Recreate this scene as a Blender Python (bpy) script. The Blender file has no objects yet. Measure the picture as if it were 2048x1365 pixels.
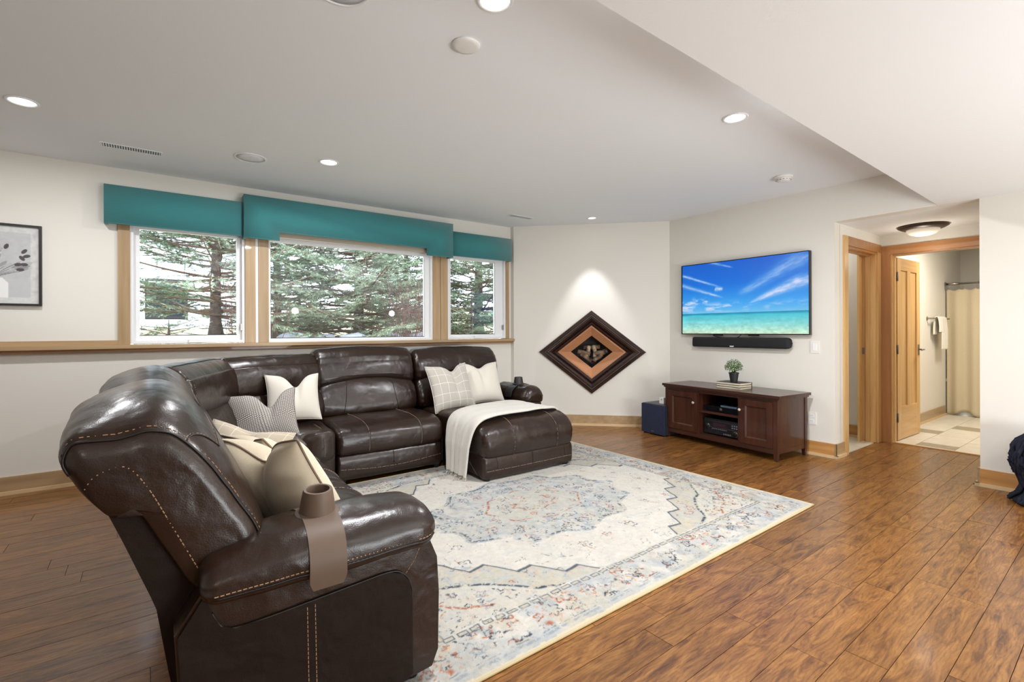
import bpy, bmesh, math, random
import numpy as np
from mathutils import Vector, Matrix, noise as mnoise

random.seed(7)
D = bpy.data
SC = bpy.context.scene
COL = SC.collection
PI = math.pi

# ------------------------------------------------------------------ camera
F_PX, CYP = 966.8344, 660.9123
yaw, roll = 0.9391, -0.0034
Fv = Vector((math.cos(yaw), math.sin(yaw), 0)); R0 = Vector((math.sin(yaw), -math.cos(yaw), 0)); U0 = Vector((0, 0, 1))
Rv = R0*math.cos(roll)+U0*math.sin(roll); Uv = U0*math.cos(roll)-R0*math.sin(roll)
cam_d = D.cameras.new('camera'); cam = D.objects.new('camera', cam_d); COL.objects.link(cam)
M = Matrix((Rv, Uv, -Fv)).transposed().to_4x4(); M.translation = Vector((0, 0, 1.2))
cam.matrix_world = M
cam_d.sensor_width = 36; cam_d.lens = F_PX/2048*36
cam_d.shift_y = -(682.5-CYP)/2048
cam_d.clip_start = 0.02; cam_d.clip_end = 200
SC.camera = cam

# ------------------------------------------------------------------ sky, exposure, lights
SC.view_settings.view_transform = 'Standard'; SC.view_settings.look = 'None'
SC.view_settings.gamma = 1; SC.view_settings.use_curve_mapping = False
SC.view_settings.exposure = 0.1
w = D.worlds.new('sky'); SC.world = w; w.use_nodes = True
bg = w.node_tree.nodes['Background']; bg.inputs[0].default_value = (0.76, 0.86, 1.0, 1); bg.inputs[1].default_value = 11.0

def light(name, kind, loc, energy, color, size=0.1, target=None, **kw):
    l = D.lights.new(name, kind); o = D.objects.new(name, l); COL.objects.link(o)
    l.energy = energy; l.color = color; o.location = loc
    if kind == 'AREA':
        l.shape = kw.get('shape', 'DISK'); l.size = size
        if 'sy' in kw: l.size_y = kw['sy']
        l.spread = kw.get('spread', PI)
    if kind == 'POINT': l.shadow_soft_size = size
    if kind == 'SPOT':
        l.shadow_soft_size = size; l.spot_size = kw.get('ang', 1.2); l.spot_blend = kw.get('blend', 0.5)
    if target is not None:
        d = Vector(target)-Vector(loc); o.rotation_euler = d.to_track_quat('-Z', 'Y').to_euler()
    return o
ZC, YW, XT, DD, Z2 = 2.533, 5.075, 5.063, 8.704, 2.195
WARM = (1.0, 0.93, 0.82); NEUT = (0.97, 0.975, 1.0)
CANS = [(-0.63, 3.92), (1.10, 1.61), (2.93, 1.62), (1.09, 3.93)]
for (x, y), e_ in zip(CANS, (18, 34, 44, 20)):
    light('can_lamp', 'AREA', (x, y, ZC-0.03), e_, NEUT, 0.13, (x, y, 0))
light('wall_washer_lamp', 'SPOT', (4.14, 4.05, ZC-0.03), 50, NEUT, 0.03, (4.30, 4.21, 0.9), ang=0.95, blend=0.55)
for x, y in ((1.2, -1.2), (3.4, -0.8), (-0.8, -1.0)):
    light('can_lamp', 'AREA', (x, y, Z2-0.03), 10, WARM, 0.13, (x, y, 0))
light('ceiling_fill', 'AREA', (2.6, -2.3, 0.45), 140, (0.92, 0.97, 1.0), 2.4, (2.9, -0.5, 2.6), shape='RECTANGLE', sy=1.2)  # added unseen area light that brightens the ceilings, imitating bounced flash
light('pendant_lamp', 'POINT', (2.4, -1.0, 1.64), 9, WARM, 0.07)
light('pendant_lamp', 'POINT', (4.60, -1.0, 1.62), 7, WARM, 0.07)
light('hall_lamp', 'POINT', (5.95, 1.43, 2.00), 3.0, WARM, 0.05)
light('bath_lamp', 'AREA', (7.4, 1.0, 2.36), 38, WARM, 0.5, (7.4, 1.0, 0))
light('closet_lamp', 'POINT', (5.7, 2.6, 2.2), 5, WARM, 0.1)

# ------------------------------------------------------------------ materials
def lin(c):
    return tuple(((v/255)/12.92 if v/255 <= 0.04045 else (((v/255)+0.055)/1.055)**2.4) for v in c)
def N(nt, t, **kw):
    n = nt.nodes.new(t)
    for k, v in kw.items(): setattr(n, k, v)
    return n
def mat(name, col, rough=0.5, metal=0.0, bump=None, var=None, coat=0.0, spec=0.5, scale=(1, 1, 1), sheen=0.0, emit=None, estr=1.0, trans=0.0, obj_rand=0.0):
    """bump=(scale, strength, distance)  var=(scale, colour2, contrast)"""
    m = D.materials.new(name); m.use_nodes = True; nt = m.node_tree; b = nt.nodes['Principled BSDF']
    c = lin(col) if max(col) > 1 else col
    b.inputs['Base Color'].default_value = (*c, 1); b.inputs['Roughness'].default_value = rough
    b.inputs['Metallic'].default_value = metal; b.inputs['Coat Weight'].default_value = coat
    b.inputs['Specular IOR Level'].default_value = spec; b.inputs['Sheen Weight'].default_value = sheen
    b.inputs['Transmission Weight'].default_value = trans
    if emit:
        b.inputs['Emission Color'].default_value = (*lin(emit), 1); b.inputs['Emission Strength'].default_value = estr
    tc = N(nt, 'ShaderNodeTexCoord'); mp = N(nt, 'ShaderNodeMapping'); mp.inputs['Scale'].default_value = scale
    nt.links.new(tc.outputs['Object'], mp.inputs['Vector'])
    if var:
        n = N(nt, 'ShaderNodeTexNoise'); n.inputs['Scale'].default_value = var[0]; n.inputs['Detail'].default_value = 6
        nt.links.new(mp.outputs[0], n.inputs['Vector'])
        r = N(nt, 'ShaderNodeValToRGB'); r.color_ramp.elements[0].position = 0.5-var[2]; r.color_ramp.elements[1].position = 0.5+var[2]
        r.color_ramp.elements[0].color = (*c, 1); r.color_ramp.elements[1].color = (*lin(var[1]), 1)
        nt.links.new(n.outputs[0], r.inputs[0]); out = r.outputs[0]
        if obj_rand:
            oi = N(nt, 'ShaderNodeObjectInfo'); hs = N(nt, 'ShaderNodeHueSaturation')
            mm = N(nt, 'ShaderNodeMapRange'); mm.inputs[3].default_value = 1-obj_rand; mm.inputs[4].default_value = 1+obj_rand
            nt.links.new(oi.outputs['Random'], mm.inputs[0]); nt.links.new(mm.outputs[0], hs.inputs['Value']); nt.links.new(out, hs.inputs['Color']); out = hs.outputs[0]
        nt.links.new(out, b.inputs['Base Color'])
    if bump:
        n = N(nt, 'ShaderNodeTexNoise'); n.inputs['Scale'].default_value = bump[0]; n.inputs['Detail'].default_value = 4
        nt.links.new(mp.outputs[0], n.inputs['Vector'])
        bp = N(nt, 'ShaderNodeBump'); bp.inputs['Strength'].default_value = bump[1]; bp.inputs['Distance'].default_value = bump[2]
        nt.links.new(n.outputs[0], bp.inputs['Height']); nt.links.new(bp.outputs[0], b.inputs['Normal'])
    return m
def leather(name, col, col2, rough, spec=0.5):
    m = mat(name, col, rough, var=(3.0, col2, 0.25), spec=spec, coat=0.18 if spec > 0.4 else 0.0)
    m.node_tree.nodes['Principled BSDF'].inputs['Coat Roughness'].default_value = 0.18
    nt = m.node_tree; b = nt.nodes['Principled BSDF']; tc = nt.nodes['Texture Coordinate']
    n1 = N(nt, 'ShaderNodeTexNoise'); n1.inputs['Scale'].default_value = 9; n1.inputs['Detail'].default_value = 2.5; n1.inputs['Distortion'].default_value = 0.25
    n2 = N(nt, 'ShaderNodeTexVoronoi'); n2.inputs['Scale'].default_value = 260
    nt.links.new(tc.outputs['Object'], n1.inputs['Vector']); nt.links.new(tc.outputs['Object'], n2.inputs['Vector'])
    b1 = N(nt, 'ShaderNodeBump'); b1.inputs['Strength'].default_value = 0.6; b1.inputs['Distance'].default_value = 0.016
    b2 = N(nt, 'ShaderNodeBump'); b2.inputs['Strength'].default_value = 0.12; b2.inputs['Distance'].default_value = 0.002
    nt.links.new(n1.outputs[0], b1.inputs['Height']); nt.links.new(n2.outputs[0], b2.inputs['Height'])
    nt.links.new(b1.outputs[0], b2.inputs['Normal']); nt.links.new(b2.outputs[0], b.inputs['Normal'])
    return m
def wood(name, dark, light_, rough, axis='Z', coat=0.2, rnd=0.08, sc=1.0):
    s = {'Z': (14*sc, 14*sc, 0.9*sc), 'X': (0.9*sc, 14*sc, 14*sc), 'Y': (14*sc, 0.9*sc, 14*sc)}[axis]
    m = mat(name, dark, rough, var=(1.6, light_, 0.22), scale=s, coat=coat, obj_rand=rnd, bump=(6, 0.05, 0.002))
    return m
M_wall = mat('wall_paint', (227, 223, 214), 0.75, bump=(220, 0.06, 0.002))
M_ceil = mat('ceiling_paint', (238, 241, 243), 0.85, bump=(160, 0.10, 0.003))
M_white = mat('white_enamel', (238, 239, 240), 0.35)
M_plastic = mat('white_plastic', (232, 230, 224), 0.4)
M_maple = wood('maple_vertical', (164, 134, 97), (188, 160, 122), 0.35, 'Z')
M_mapleX = wood('maple_along_x', (164, 134, 97), (188, 160, 122), 0.35, 'X')
M_mapleY = wood('maple_along_y', (170, 118, 64), (202, 152, 92), 0.35, 'Y')
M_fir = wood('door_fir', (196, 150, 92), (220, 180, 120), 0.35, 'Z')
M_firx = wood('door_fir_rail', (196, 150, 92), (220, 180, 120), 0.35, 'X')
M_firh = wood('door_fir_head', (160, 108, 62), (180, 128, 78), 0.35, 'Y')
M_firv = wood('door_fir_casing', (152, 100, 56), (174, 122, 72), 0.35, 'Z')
M_leather = leather('brown_leather', (29, 17, 11), (44, 27, 18), 0.32, 0.45)
M_matte = leather('matte_brown_vinyl', (25, 15, 10), (33, 21, 14), 0.6, 0.2)
M_pipe = mat('dark_piping', (18, 11, 8), 0.5)
M_thread = mat('tan_thread', (160, 126, 92), 0.7)
M_thread2 = mat('grey_thread', (150, 128, 112), 0.7)
M_darkcloth = mat('black_under_fabric', (12, 9, 8), 0.9)
M_espresso = wood('espresso_wood', (52, 27, 19), (76, 42, 29), 0.30, 'Z', 0.3, 0.03)
M_espressoY = wood('espresso_wood_along', (50, 28, 22), (74, 42, 32), 0.3, 'Y', 0.3, 0.03)
M_black = mat('black_plastic', (14, 14, 16), 0.35)
M_blackm = mat('black_mesh', (20, 21, 25), 0.75, bump=(900, 0.2, 0.001))
M_navy = mat('navy_speaker_cloth', (26, 34, 58), 0.6, var=(30, (34, 44, 70), 0.2))
M_steel = mat('brushed_steel', (170, 165, 158), 0.3, 1.0)
M_pewter = mat('pewter_hinge', (128, 124, 120), 0.45, 0.4)
M_taupe = mat('taupe_silicone', (98, 80, 66), 0.55)
M_taupe2 = mat('dark_grey_silicone', (48, 44, 44), 0.5)

# ------------------------------------------------------------------ helpers
def tag(o, label=None, cat=None, group=None, kind=None):
    if label: o['label'] = label
    if cat: o['category'] = cat
    if group: o['group'] = group
    if kind: o['kind'] = kind
    return o
def thing(name, label, cat, loc=(0, 0, 0), rz=0.0, group=None):
    o = D.objects.new(name, None); COL.objects.link(o); o.location = loc; o.rotation_euler = (0, 0, rz); o.empty_display_size = 0.1
    return tag(o, label, cat, group)
def link(name, me, m=None, parent=None, smooth=False):
    o = D.objects.new(name, me); COL.objects.link(o)
    if m is not None and not me.materials: me.materials.append(m)
    if smooth:
        me.polygons.foreach_set('use_smooth', [True]*len(me.polygons))
    if parent is not None: o.parent = parent
    return o
def fin(name, bm, m=None, parent=None, smooth=False, bevel=0, seg=2, sharp=False):
    if bevel:
        es = [e for e in bm.edges if len(e.link_faces) == 2 and e.calc_face_angle(0) > 0.6]
        bmesh.ops.bevel(bm, geom=es, offset=bevel, segments=seg, affect='EDGES', profile=0.5, clamp_overlap=True)
    bmesh.ops.recalc_face_normals(bm, faces=bm.faces)
    me = D.meshes.new(name); bm.to_mesh(me); bm.free()
    if smooth and sharp:
        try: me.set_sharp_from_angle(angle=0.7)
        except Exception: pass
    return link(name, me, m, parent, smooth)
def box(bm, a, b):
    x0, y0, z0 = [min(p, q) for p, q in zip(a, b)]; x1, y1, z1 = [max(p, q) for p, q in zip(a, b)]
    v = [bm.verts.new(p) for p in ((x0, y0, z0), (x1, y0, z0), (x1, y1, z0), (x0, y1, z0), (x0, y0, z1), (x1, y0, z1), (x1, y1, z1), (x0, y1, z1))]
    for f in ((0, 3, 2, 1), (4, 5, 6, 7), (0, 1, 5, 4), (1, 2, 6, 5), (2, 3, 7, 6), (3, 0, 4, 7)): bm.faces.new([v[i] for i in f])
    return bm
def bxo(name, a, b, m, parent=None, bevel=0.0, seg=2):
    bm = bmesh.new(); box(bm, a, b)
    return fin(name, bm, m, parent, bevel=bevel, seg=seg)
def boxes(name, lst, m, parent=None, bevel=0.0):
    bm = bmesh.new()
    for a, b in lst: box(bm, a, b)
    return fin(name, bm, m, parent, bevel=bevel)
def prism(bm, pts, d):
    """pts: list of 3D points of a polygon; d: extrude vector"""
    d = Vector(d); a = [bm.verts.new(Vector(p)) for p in pts]; b = [bm.verts.new(Vector(p)+d) for p in pts]
    bm.faces.new(a); bm.faces.new(b[::-1]); n = len(a)
    for i in range(n): bm.faces.new((a[i], b[i], b[(i+1) % n], a[(i+1) % n]))
    return bm
def lathe(bm, prof, n=32, c=(0, 0, 0), ax=None):
    """prof: (r, z) list; axis Z by default or matrix ax"""
    rings = []
    for r, z in prof:
        ring = []
        for i in range(n):
            a = 2*PI*i/n; p = Vector((r*math.cos(a), r*math.sin(a), z))
            if ax is not None: p = ax @ p
            ring.append(bm.verts.new(p+Vector(c)))
        rings.append(ring)
    for k in range(len(rings)-1):
        for i in range(n):
            bm.faces.new((rings[k][i], rings[k][(i+1) % n], rings[k+1][(i+1) % n], rings[k+1][i]))
    if prof[0][0] > 1e-6: bm.faces.new(rings[0][::-1])
    if prof[-1][0] > 1e-6: bm.faces.new(rings[-1])
    return bm
def tube(bm, pts, r, n=6, closed=False, r1=None):
    pts = [Vector(p) for p in pts]; m = len(pts); rings = []; up = Vector((0.13, 0.21, 1)).normalized()
    for i, p in enumerate(pts):
        if closed: t = pts[(i+1) % m]-pts[i-1]
        else: t = pts[min(i+1, m-1)]-pts[max(i-1, 0)]
        if t.length < 1e-9: t = Vector((0, 0, 1))
        t.normalize(); a = t.cross(up)
        if a.length < 0.05: a = t.cross(Vector((1, 0, 0)))
        a.normalize(); b = t.cross(a)
        rr = r if r1 is None else r+(r1-r)*i/(m-1)
        rings.append([bm.verts.new(p+a*(rr*math.cos(2*PI*k/n))+b*(rr*math.sin(2*PI*k/n))) for k in range(n)])
    for i in range(m if closed else m-1):
        A, B = rings[i], rings[(i+1) % m]
        for k in range(n): bm.faces.new((A[k], A[(k+1) % n], B[(k+1) % n], B[k]))
    if not closed: bm.faces.new(rings[0][::-1]); bm.faces.new(rings[-1])
    return bm
def tubeo(name, pts, r, m, parent=None, n=6, closed=False):
    bm = bmesh.new(); tube(bm, pts, r, n, closed)
    return fin(name, bm, m, parent, smooth=True)
def catmull(pts, n, closed=True):
    out = []; m = len(pts); pts = [Vector(p) for p in pts]
    cnt = m if closed else m-1
    per = max(1, n//cnt)
    for i in range(cnt):
        p0, p1, p2, p3 = (pts[(i-1) % m], pts[i], pts[(i+1) % m], pts[(i+2) % m]) if closed else (pts[max(i-1, 0)], pts[i], pts[i+1], pts[min(i+2, m-1)])
        for k in range(per):
            t = k/per
            out.append(0.5*((2*p1)+(p2-p0)*t+(2*p0-5*p1+4*p2-p3)*t*t+(3*p1-p0-3*p2+p3)*t**3))
    if not closed: out.append(pts[-1])
    return out

class Cushion:
    """puffy upholstered body: closed profile (a along v, b along w) swept along u with filleted ends"""
    def __init__(s, prof, L, o, ud, vd, wd=(0, 0, 1), r0=0.05, r1=0.05, crown=0.0, n=56, wob=0.004, fn=None):
        s.P = catmull([(p[0], p[1], 0) for p in prof], n); s.n = len(s.P); s.L = L
        s.o, s.ud, s.vd, s.wd = Vector(o), Vector(ud).normalized(), Vector(vd).normalized(), Vector(wd)
        s.r0, s.r1, s.crown, s.wob, s.fn = r0, r1, crown, wob, fn
        ax = [p.x for p in s.P]; bx = [p.y for p in s.P]
        s.c = ((min(ax)+max(ax))/2, (min(bx)+max(bx))/2); s.h = ((max(ax)-min(ax))/2, (max(bx)-min(bx))/2)
    def pt(s, u, k, out=0.0):
        p = s.P[int(k) % s.n]; q = s.P[(int(k)+1) % s.n]; f = k-math.floor(k); a = p.x+(q.x-p.x)*f; b = p.y+(q.y-p.y)*f
        dl = 0
        if u < s.r0: t = 1-u/s.r0; dl = s.r0*(1-math.sqrt(max(0, 1-t*t)))
        if s.L-u < s.r1: t = 1-(s.L-u)/s.r1; dl = max(dl, s.r1*(1-math.sqrt(max(0, 1-t*t))))
        dl -= s.crown*math.sqrt(max(0, math.sin(PI*u/s.L)))+out
        a = s.c[0]+(a-s.c[0])*(1-dl/s.h[0]); b = s.c[1]+(b-s.c[1])*(1-dl/s.h[1])
        if s.fn: a, b = s.fn(u, a, b)
        w = s.o+s.ud*u+s.vd*a+s.wd*b
        if s.wob:
            nv = mnoise.noise(w*6.0)*s.wob+mnoise.noise(w*17.0)*s.wob*0.35
            du = min(u, s.L-u); nv += 0.0024*math.exp(-du/0.045)*math.sin(k*1.15+mnoise.noise(w*5)*3)*(s.wob > 0.004)
            w = w+(s.vd*(a-s.c[0])/s.h[0]+s.wd*(b-s.c[1])/s.h[1])*nv
        return w
    def us(s, nu):
        k = 7; a = [s.r0*(1-math.cos(PI/2*i/k)) for i in range(k)] if s.r0 > 0 else [0]
        b = [s.L-s.r1*(1-math.cos(PI/2*i/k)) for i in range(k)] if s.r1 > 0 else [s.L]
        mid = [s.r0+(s.L-s.r0-s.r1)*i/nu for i in range(nu+1)]
        return sorted(set(round(v, 6) for v in a+mid+b))
    def build(s, name, m, parent, nu=22):
        bm = bmesh.new(); rings = [[bm.verts.new(s.pt(u, k)) for k in range(s.n)] for u in s.us(nu)]
        for A, B in zip(rings, rings[1:]):
            for k in range(s.n): bm.faces.new((A[k], A[(k+1) % s.n], B[(k+1) % s.n], B[k]))
        for R in (rings[0], rings[-1]):
            c = bm.verts.new(sum((v.co for v in R), Vector())/s.n)
            for k in range(s.n): bm.faces.new((R[k], R[(k+1) % s.n], c))
        return fin(name, bm, m, parent, smooth=True)
    def seam(s, pts, out=0.0015): return [s.pt(u, k, out) for u, k in pts]
def dashes(bm, pts, r, L=0.009, G=0.004):
    """row of stitches along a polyline"""
    pts = [Vector(p) for p in pts]; acc = 0.0; nxt = 0.0
    for a, b in zip(pts, pts[1:]):
        d = (b-a).length
        if d < 1e-6: continue
        while nxt < acc+d:
            t = (nxt-acc)/d; p = a.lerp(b, t); q = a.lerp(b, min(1, t+L/d)); tube(bm, [p, q], r, 4); nxt += L+G
        acc += d
def stitch(name, lines, m, parent, r=0.0011, L=0.009, G=0.004):
    bm = bmesh.new()
    for l in lines: dashes(bm, l, r, L, G)
    return fin(name, bm, m, parent)
def grid_mesh(nx, ny, fn):
    """vertex grid from fn(i,j)->xyz arrays"""
    co = fn; me = D.meshes.new('grid'); me.vertices.add(nx*ny); me.vertices.foreach_set('co', co.astype(np.float32).ravel())
    ii, jj = np.meshgrid(np.arange(nx-1), np.arange(ny-1), indexing='ij'); a = (ii*ny+jj).ravel()
    quads = np.stack([a, a+ny, a+ny+1, a+1], 1); nf = len(quads)
    me.loops.add(nf*4); me.polygons.add(nf); me.loops.foreach_set('vertex_index', quads.ravel().astype(np.int32))
    me.polygons.foreach_set('loop_start', np.arange(0, nf*4, 4, dtype=np.int32)); me.polygons.foreach_set('loop_total', np.full(nf, 4, np.int32))
    me.update(calc_edges=True); me.validate()
    return me
def vcol(me, rgb, name='Col'):
    a = me.color_attributes.new(name, 'FLOAT_COLOR', 'POINT'); c = np.ones((len(me.vertices), 4), np.float32); c[:, :3] = rgb.reshape(-1, 3)
    a.data.foreach_set('color', c.ravel())
def nl(c): c = np.asarray(c, float)/255; return np.where(c <= 0.04045, c/12.92, ((c+0.055)/1.055)**2.4)
RNG = np.random.default_rng(5)
def vnoise(X, Y, s, seed=0):
    r = np.random.default_rng(seed); G = r.random((257, 257)); x = X*s; y = Y*s; xi = np.floor(x).astype(int); yi = np.floor(y).astype(int)
    fx = x-xi; fy = y-yi; fx = fx*fx*(3-2*fx); fy = fy*fy*(3-2*fy); g = lambda i, j: G[i % 257, j % 257]
    return (g(xi, yi)*(1-fx)+g(xi+1, yi)*fx)*(1-fy)+(g(xi, yi+1)*(1-fx)+g(xi+1, yi+1)*fx)*fy
def fbm(X, Y, s, seed=0, o=4):
    t = 0; a = 0.5; n = 0
    for k in range(o): t = t+a*vnoise(X, Y, s*2**k, seed+k); n += a; a *= 0.5
    return t/n

# ================================================================== room shell
def struct(o): o['kind'] = 'structure'; return o
def wallbox(name, lst): return struct(boxes(name, lst, M_wall))
XL, YB = -2.7, -3.3
# window wall with three openings
wallbox('wall_window', [((XL, YW, -0.05), (-0.19, YW+0.16, ZC+0.1)), ((-0.19, YW, -0.05), (3.76, YW+0.16, 1.09)), ((-0.19, YW, 2.12), (3.76, YW+0.16, ZC+0.1)),
    ((0.655, YW, 1.09), (0.84, YW+0.16, 2.12)), ((2.575, YW, 1.09), (2.755, YW+0.16, 2.12)), ((3.615, YW, 1.09), (3.76, YW+0.16, 2.12))])
# short return between window wall and diagonal wall
bm = bmesh.new(); prism(bm, [(3.695, YW, -0.05), (3.695, DD-3.695, -0.05), (3.80, DD-3.695+0.1, -0.05), (3.80, YW, -0.05)], (0, 0, ZC+0.1)); struct(fin('wall_return', bm, M_wall))
# diagonal wall with a diamond opening
hd = Vector((1, -1, 0)).normalized(); nd = Vector((-1, -1, 0)).normalized()
CF = Vector((4.393, 4.311, 0.922)); HW, HH = 0.664, 0.523
A0 = Vector((3.695, DD-3.695, -0.05)); A1 = Vector((XT+0.003, DD-XT-0.003, -0.05)); up = Vector((0, 0, ZC+0.1))
bm = bmesh.new(); q = 0.66
outer = [A0, A1, A1+up, A0+up]; inner = [CF-hd*HW*q, CF-Vector((0, 0, HH*q)), CF+hd*HW*q, CF+Vector((0, 0, HH*q))]
vo = [bm.verts.new(p) for p in outer]; vi = [bm.verts.new(p) for p in inner]; vb = [bm.verts.new(p-nd*0.1) for p in inner]; vob = [bm.verts.new(p-nd*0.1) for p in outer]
for f in ((vo[3], vo[0], vi[0]), (vo[0], vi[1], vi[0]), (vo[0], vo[1], vi[1]), (vo[1], vi[2], vi[1]), (vo[1], vo[2], vi[2]), (vo[2], vi[3], vi[2]), (vo[2], vo[3], vi[3]), (vo[3], vi[0], vi[3])): bm.faces.new(f)
for i in range(4): bm.faces.new((vi[i], vi[(i+1) % 4], vb[(i+1) % 4], vb[i])); bm.faces.new((vo[i], vo[(i+1) % 4], vob[(i+1) % 4], vob[i]))
struct(fin('wall_diagonal', bm, M_wall))
# tv wall; hall opening between y=.87 and y=1.85
wallbox('wall_right', [((XT, 1.85, -0.05), (XT+0.12, DD-XT+0.06, ZC+0.1)), ((XT, 0.75, Z2), (XT+0.12, 1.85, ZC+0.1))])
wallbox('wall_column', [((XT, YB, -0.05), (XT+0.12, 0.75, Z2+0.1)), ((XT, 0.75, -0.05), (6.24, 0.87, Z2+0.1))])
wallbox('wall_hall', [((5.18, 1.85, -0.05), (5.30, 1.97, Z2+0.1)), ((5.30, 1.85, 2.02), (6.13, 1.97, Z2+0.1)), ((6.13, 1.85, -0.05), (6.24, 1.97, Z2+0.1))])
wallbox('wall_bath', [((6.24, 1.79, -0.05), (6.36, 3.4, 2.45)), ((6.24, 0.95, 2.0), (6.36, 1.79, 2.45)), ((6.24, -0.6, -0.05), (6.36, 0.95, 2.45))])
wallbox('wall_bathroom_side', [((6.36, 1.885, -0.05), (9.9, 2.0, 2.45))])
wallbox('wall_bathroom_back', [((9.75, -0.6, -0.05), (9.9, 2.0, 2.45)), ((6.24, -0.72, -0.05), (9.9, -0.6, 2.45))])
wallbox('wall_closet', [((XT+0.12, 3.4, -0.05), (6.36, 3.52, 2.45))])
wallbox('wall_back', [((XL-0.1, YB-0.1, -0.05), (XT+0.12, YB, ZC+0.1))])
wallbox('wall_left', [((XL-0.1, YB, -0.05), (XL, YW+0.16, ZC+0.1))])
# ceilings
def soff(x): return 1.026+(x-1.065)*0.0220
bm = bmesh.new(); prism(bm, [(XL, soff(XL), ZC), (XT+0.12, soff(XT)-0.0, ZC), (XT+0.12, YW+0.1, ZC), (XL, YW+0.1, ZC)], (0, 0, 0.1)); struct(fin('ceiling', bm, M_ceil))
M_ceil2 = mat('low_ceiling_paint', (234, 236, 236), 0.85, bump=(160, 0.10, 0.003))
bm = bmesh.new(); prism(bm, [(XL, YB, Z2), (XT, YB, Z2), (XT, soff(XT), Z2), (XL, soff(XL), Z2)], (0, 0, ZC-Z2+0.1)); struct(fin('ceiling_low', bm, M_ceil2))
bm = bmesh.new(); box(bm, (XT+0.12, 0.7, Z2), (6.26, 1.95, Z2+0.1)); struct(fin('ceiling_hall', bm, M_ceil2))
bxo_c = bxo('ceiling_bathroom', (6.3, -0.7, 2.4), (9.9, 2.0, 2.5), M_ceil2); struct(bxo_c)
struct(bxo('ceiling_closet', (XT+0.1, 1.96, 2.4), (6.36, 3.5, 2.5), M_ceil2))

# ------------------------------------------------------------------ floor: sub floor + planks
M_floor = D.materials.new('hickory_planks'); M_floor.use_nodes = True
nt = M_floor.node_tree; b = nt.nodes['Principled BSDF']; L = nt.links.new
tc = N(nt, 'ShaderNodeTexCoord'); oi = N(nt, 'ShaderNodeObjectInfo')
off = N(nt, 'ShaderNodeVectorMath', operation='SCALE'); cr = N(nt, 'ShaderNodeCombineXYZ')
L(oi.outputs['Random'], cr.inputs[0]); L(oi.outputs['Random'], cr.inputs[1]); L(cr.outputs[0], off.inputs[0]); off.inputs['Scale'].default_value = 37.0
ad = N(nt, 'ShaderNodeVectorMath', operation='ADD'); L(tc.outputs['Object'], ad.inputs[0]); L(off.outputs[0], ad.inputs[1])
mp = N(nt, 'ShaderNodeMapping'); mp.inputs['Scale'].default_value = (2.6, 13.0, 1); L(ad.outputs[0], mp.inputs[0])
n1 = N(nt, 'ShaderNodeTexNoise'); n1.inputs['Scale'].default_value = 1.5; n1.inputs['Detail'].default_value = 10; n1.inputs['Roughness'].default_value = 0.68; n1.inputs['Distortion'].default_value = 1.8; L(mp.outputs[0], n1.inputs['Vector'])
r1 = N(nt, 'ShaderNodeValToRGB'); cr_ = r1.color_ramp
for p, c in ((0.22, (56, 30, 14)), (0.36, (96, 58, 26)), (0.50, (132, 87, 41)), (0.62, (152, 105, 53)), (0.80, (170, 124, 68))):
    e = cr_.elements.new(p); e.color = (*lin(c), 1)
cr_.elements.remove(cr_.elements[0]); cr_.elements.remove(cr_.elements[-1])
L(n1.outputs[0], r1.inputs[0])
# curly figure lines
mp2 = N(nt, 'ShaderNodeMapping'); mp2.inputs['Scale'].default_value = (9, 26, 1); L(ad.outputs[0], mp2.inputs[0])
wv = N(nt, 'ShaderNodeTexWave', wave_type='RINGS'); wv.inputs['Scale'].default_value = 0.9; wv.inputs['Distortion'].default_value = 14; wv.inputs['Detail'].default_value = 3; wv.inputs['Detail Scale'].default_value = 0.7; L(mp2.outputs[0], wv.inputs['Vector'])
r2 = N(nt, 'ShaderNodeValToRGB'); r2.color_ramp.elements[0].position = 0.0; r2.color_ramp.elements[0].color = (0.74, 0.68, 0.62, 1); r2.color_ramp.elements[1].position = 0.38; r2.color_ramp.elements[1].color = (1, 1, 1, 1); L(wv.outputs['Fac'], r2.inputs[0])
mx = N(nt, 'ShaderNodeMix', data_type='RGBA', blend_type='MULTIPLY'); mx.inputs[0].default_value = 0.9; L(r1.outputs[0], mx.inputs[6]); L(r2.outputs[0], mx.inputs[7])
# dark mineral streaks
mp3 = N(nt, 'ShaderNodeMapping'); mp3.inputs['Scale'].default_value = (1.4, 12.0, 1); mp3.inputs['Location'].default_value = (3, 8, 0); L(ad.outputs[0], mp3.inputs[0])
n3 = N(nt, 'ShaderNodeTexNoise'); n3.inputs['Scale'].default_value = 1.9; n3.inputs['Detail'].default_value = 4; n3.inputs['Distortion'].default_value = 0.6; L(mp3.outputs[0], n3.inputs['Vector'])
r3 = N(nt, 'ShaderNodeValToRGB'); r3.color_ramp.elements[0].position = 0.61; r3.color_ramp.elements[0].color = (1, 1, 1, 1); r3.color_ramp.elements[1].position = 0.72; r3.color_ramp.elements[1].color = (0.38, 0.32, 0.30, 1); L(n3.outputs[0], r3.inputs[0])
mx2 = N(nt, 'ShaderNodeMix', data_type='RGBA', blend_type='MULTIPLY'); mx2.inputs[0].default_value = 0.85; L(mx.outputs[2], mx2.inputs[6]); L(r3.outputs[0], mx2.inputs[7])
hs = N(nt, 'ShaderNodeHueSaturation'); mr = N(nt, 'ShaderNodeMapRange'); mr.inputs[3].default_value = 0.78; mr.inputs[4].default_value = 1.10
L(oi.outputs['Random'], mr.inputs[0]); L(mr.outputs[0], hs.inputs['Value']); L(mx2.outputs[2], hs.inputs['Color']); L(hs.outputs[0], b.inputs['Base Color'])
b.inputs['Roughness'].default_value = 0.32; b.inputs['Coat Weight'].default_value = 0.25; b.inputs['Coat Roughness'].default_value = 0.15
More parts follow.
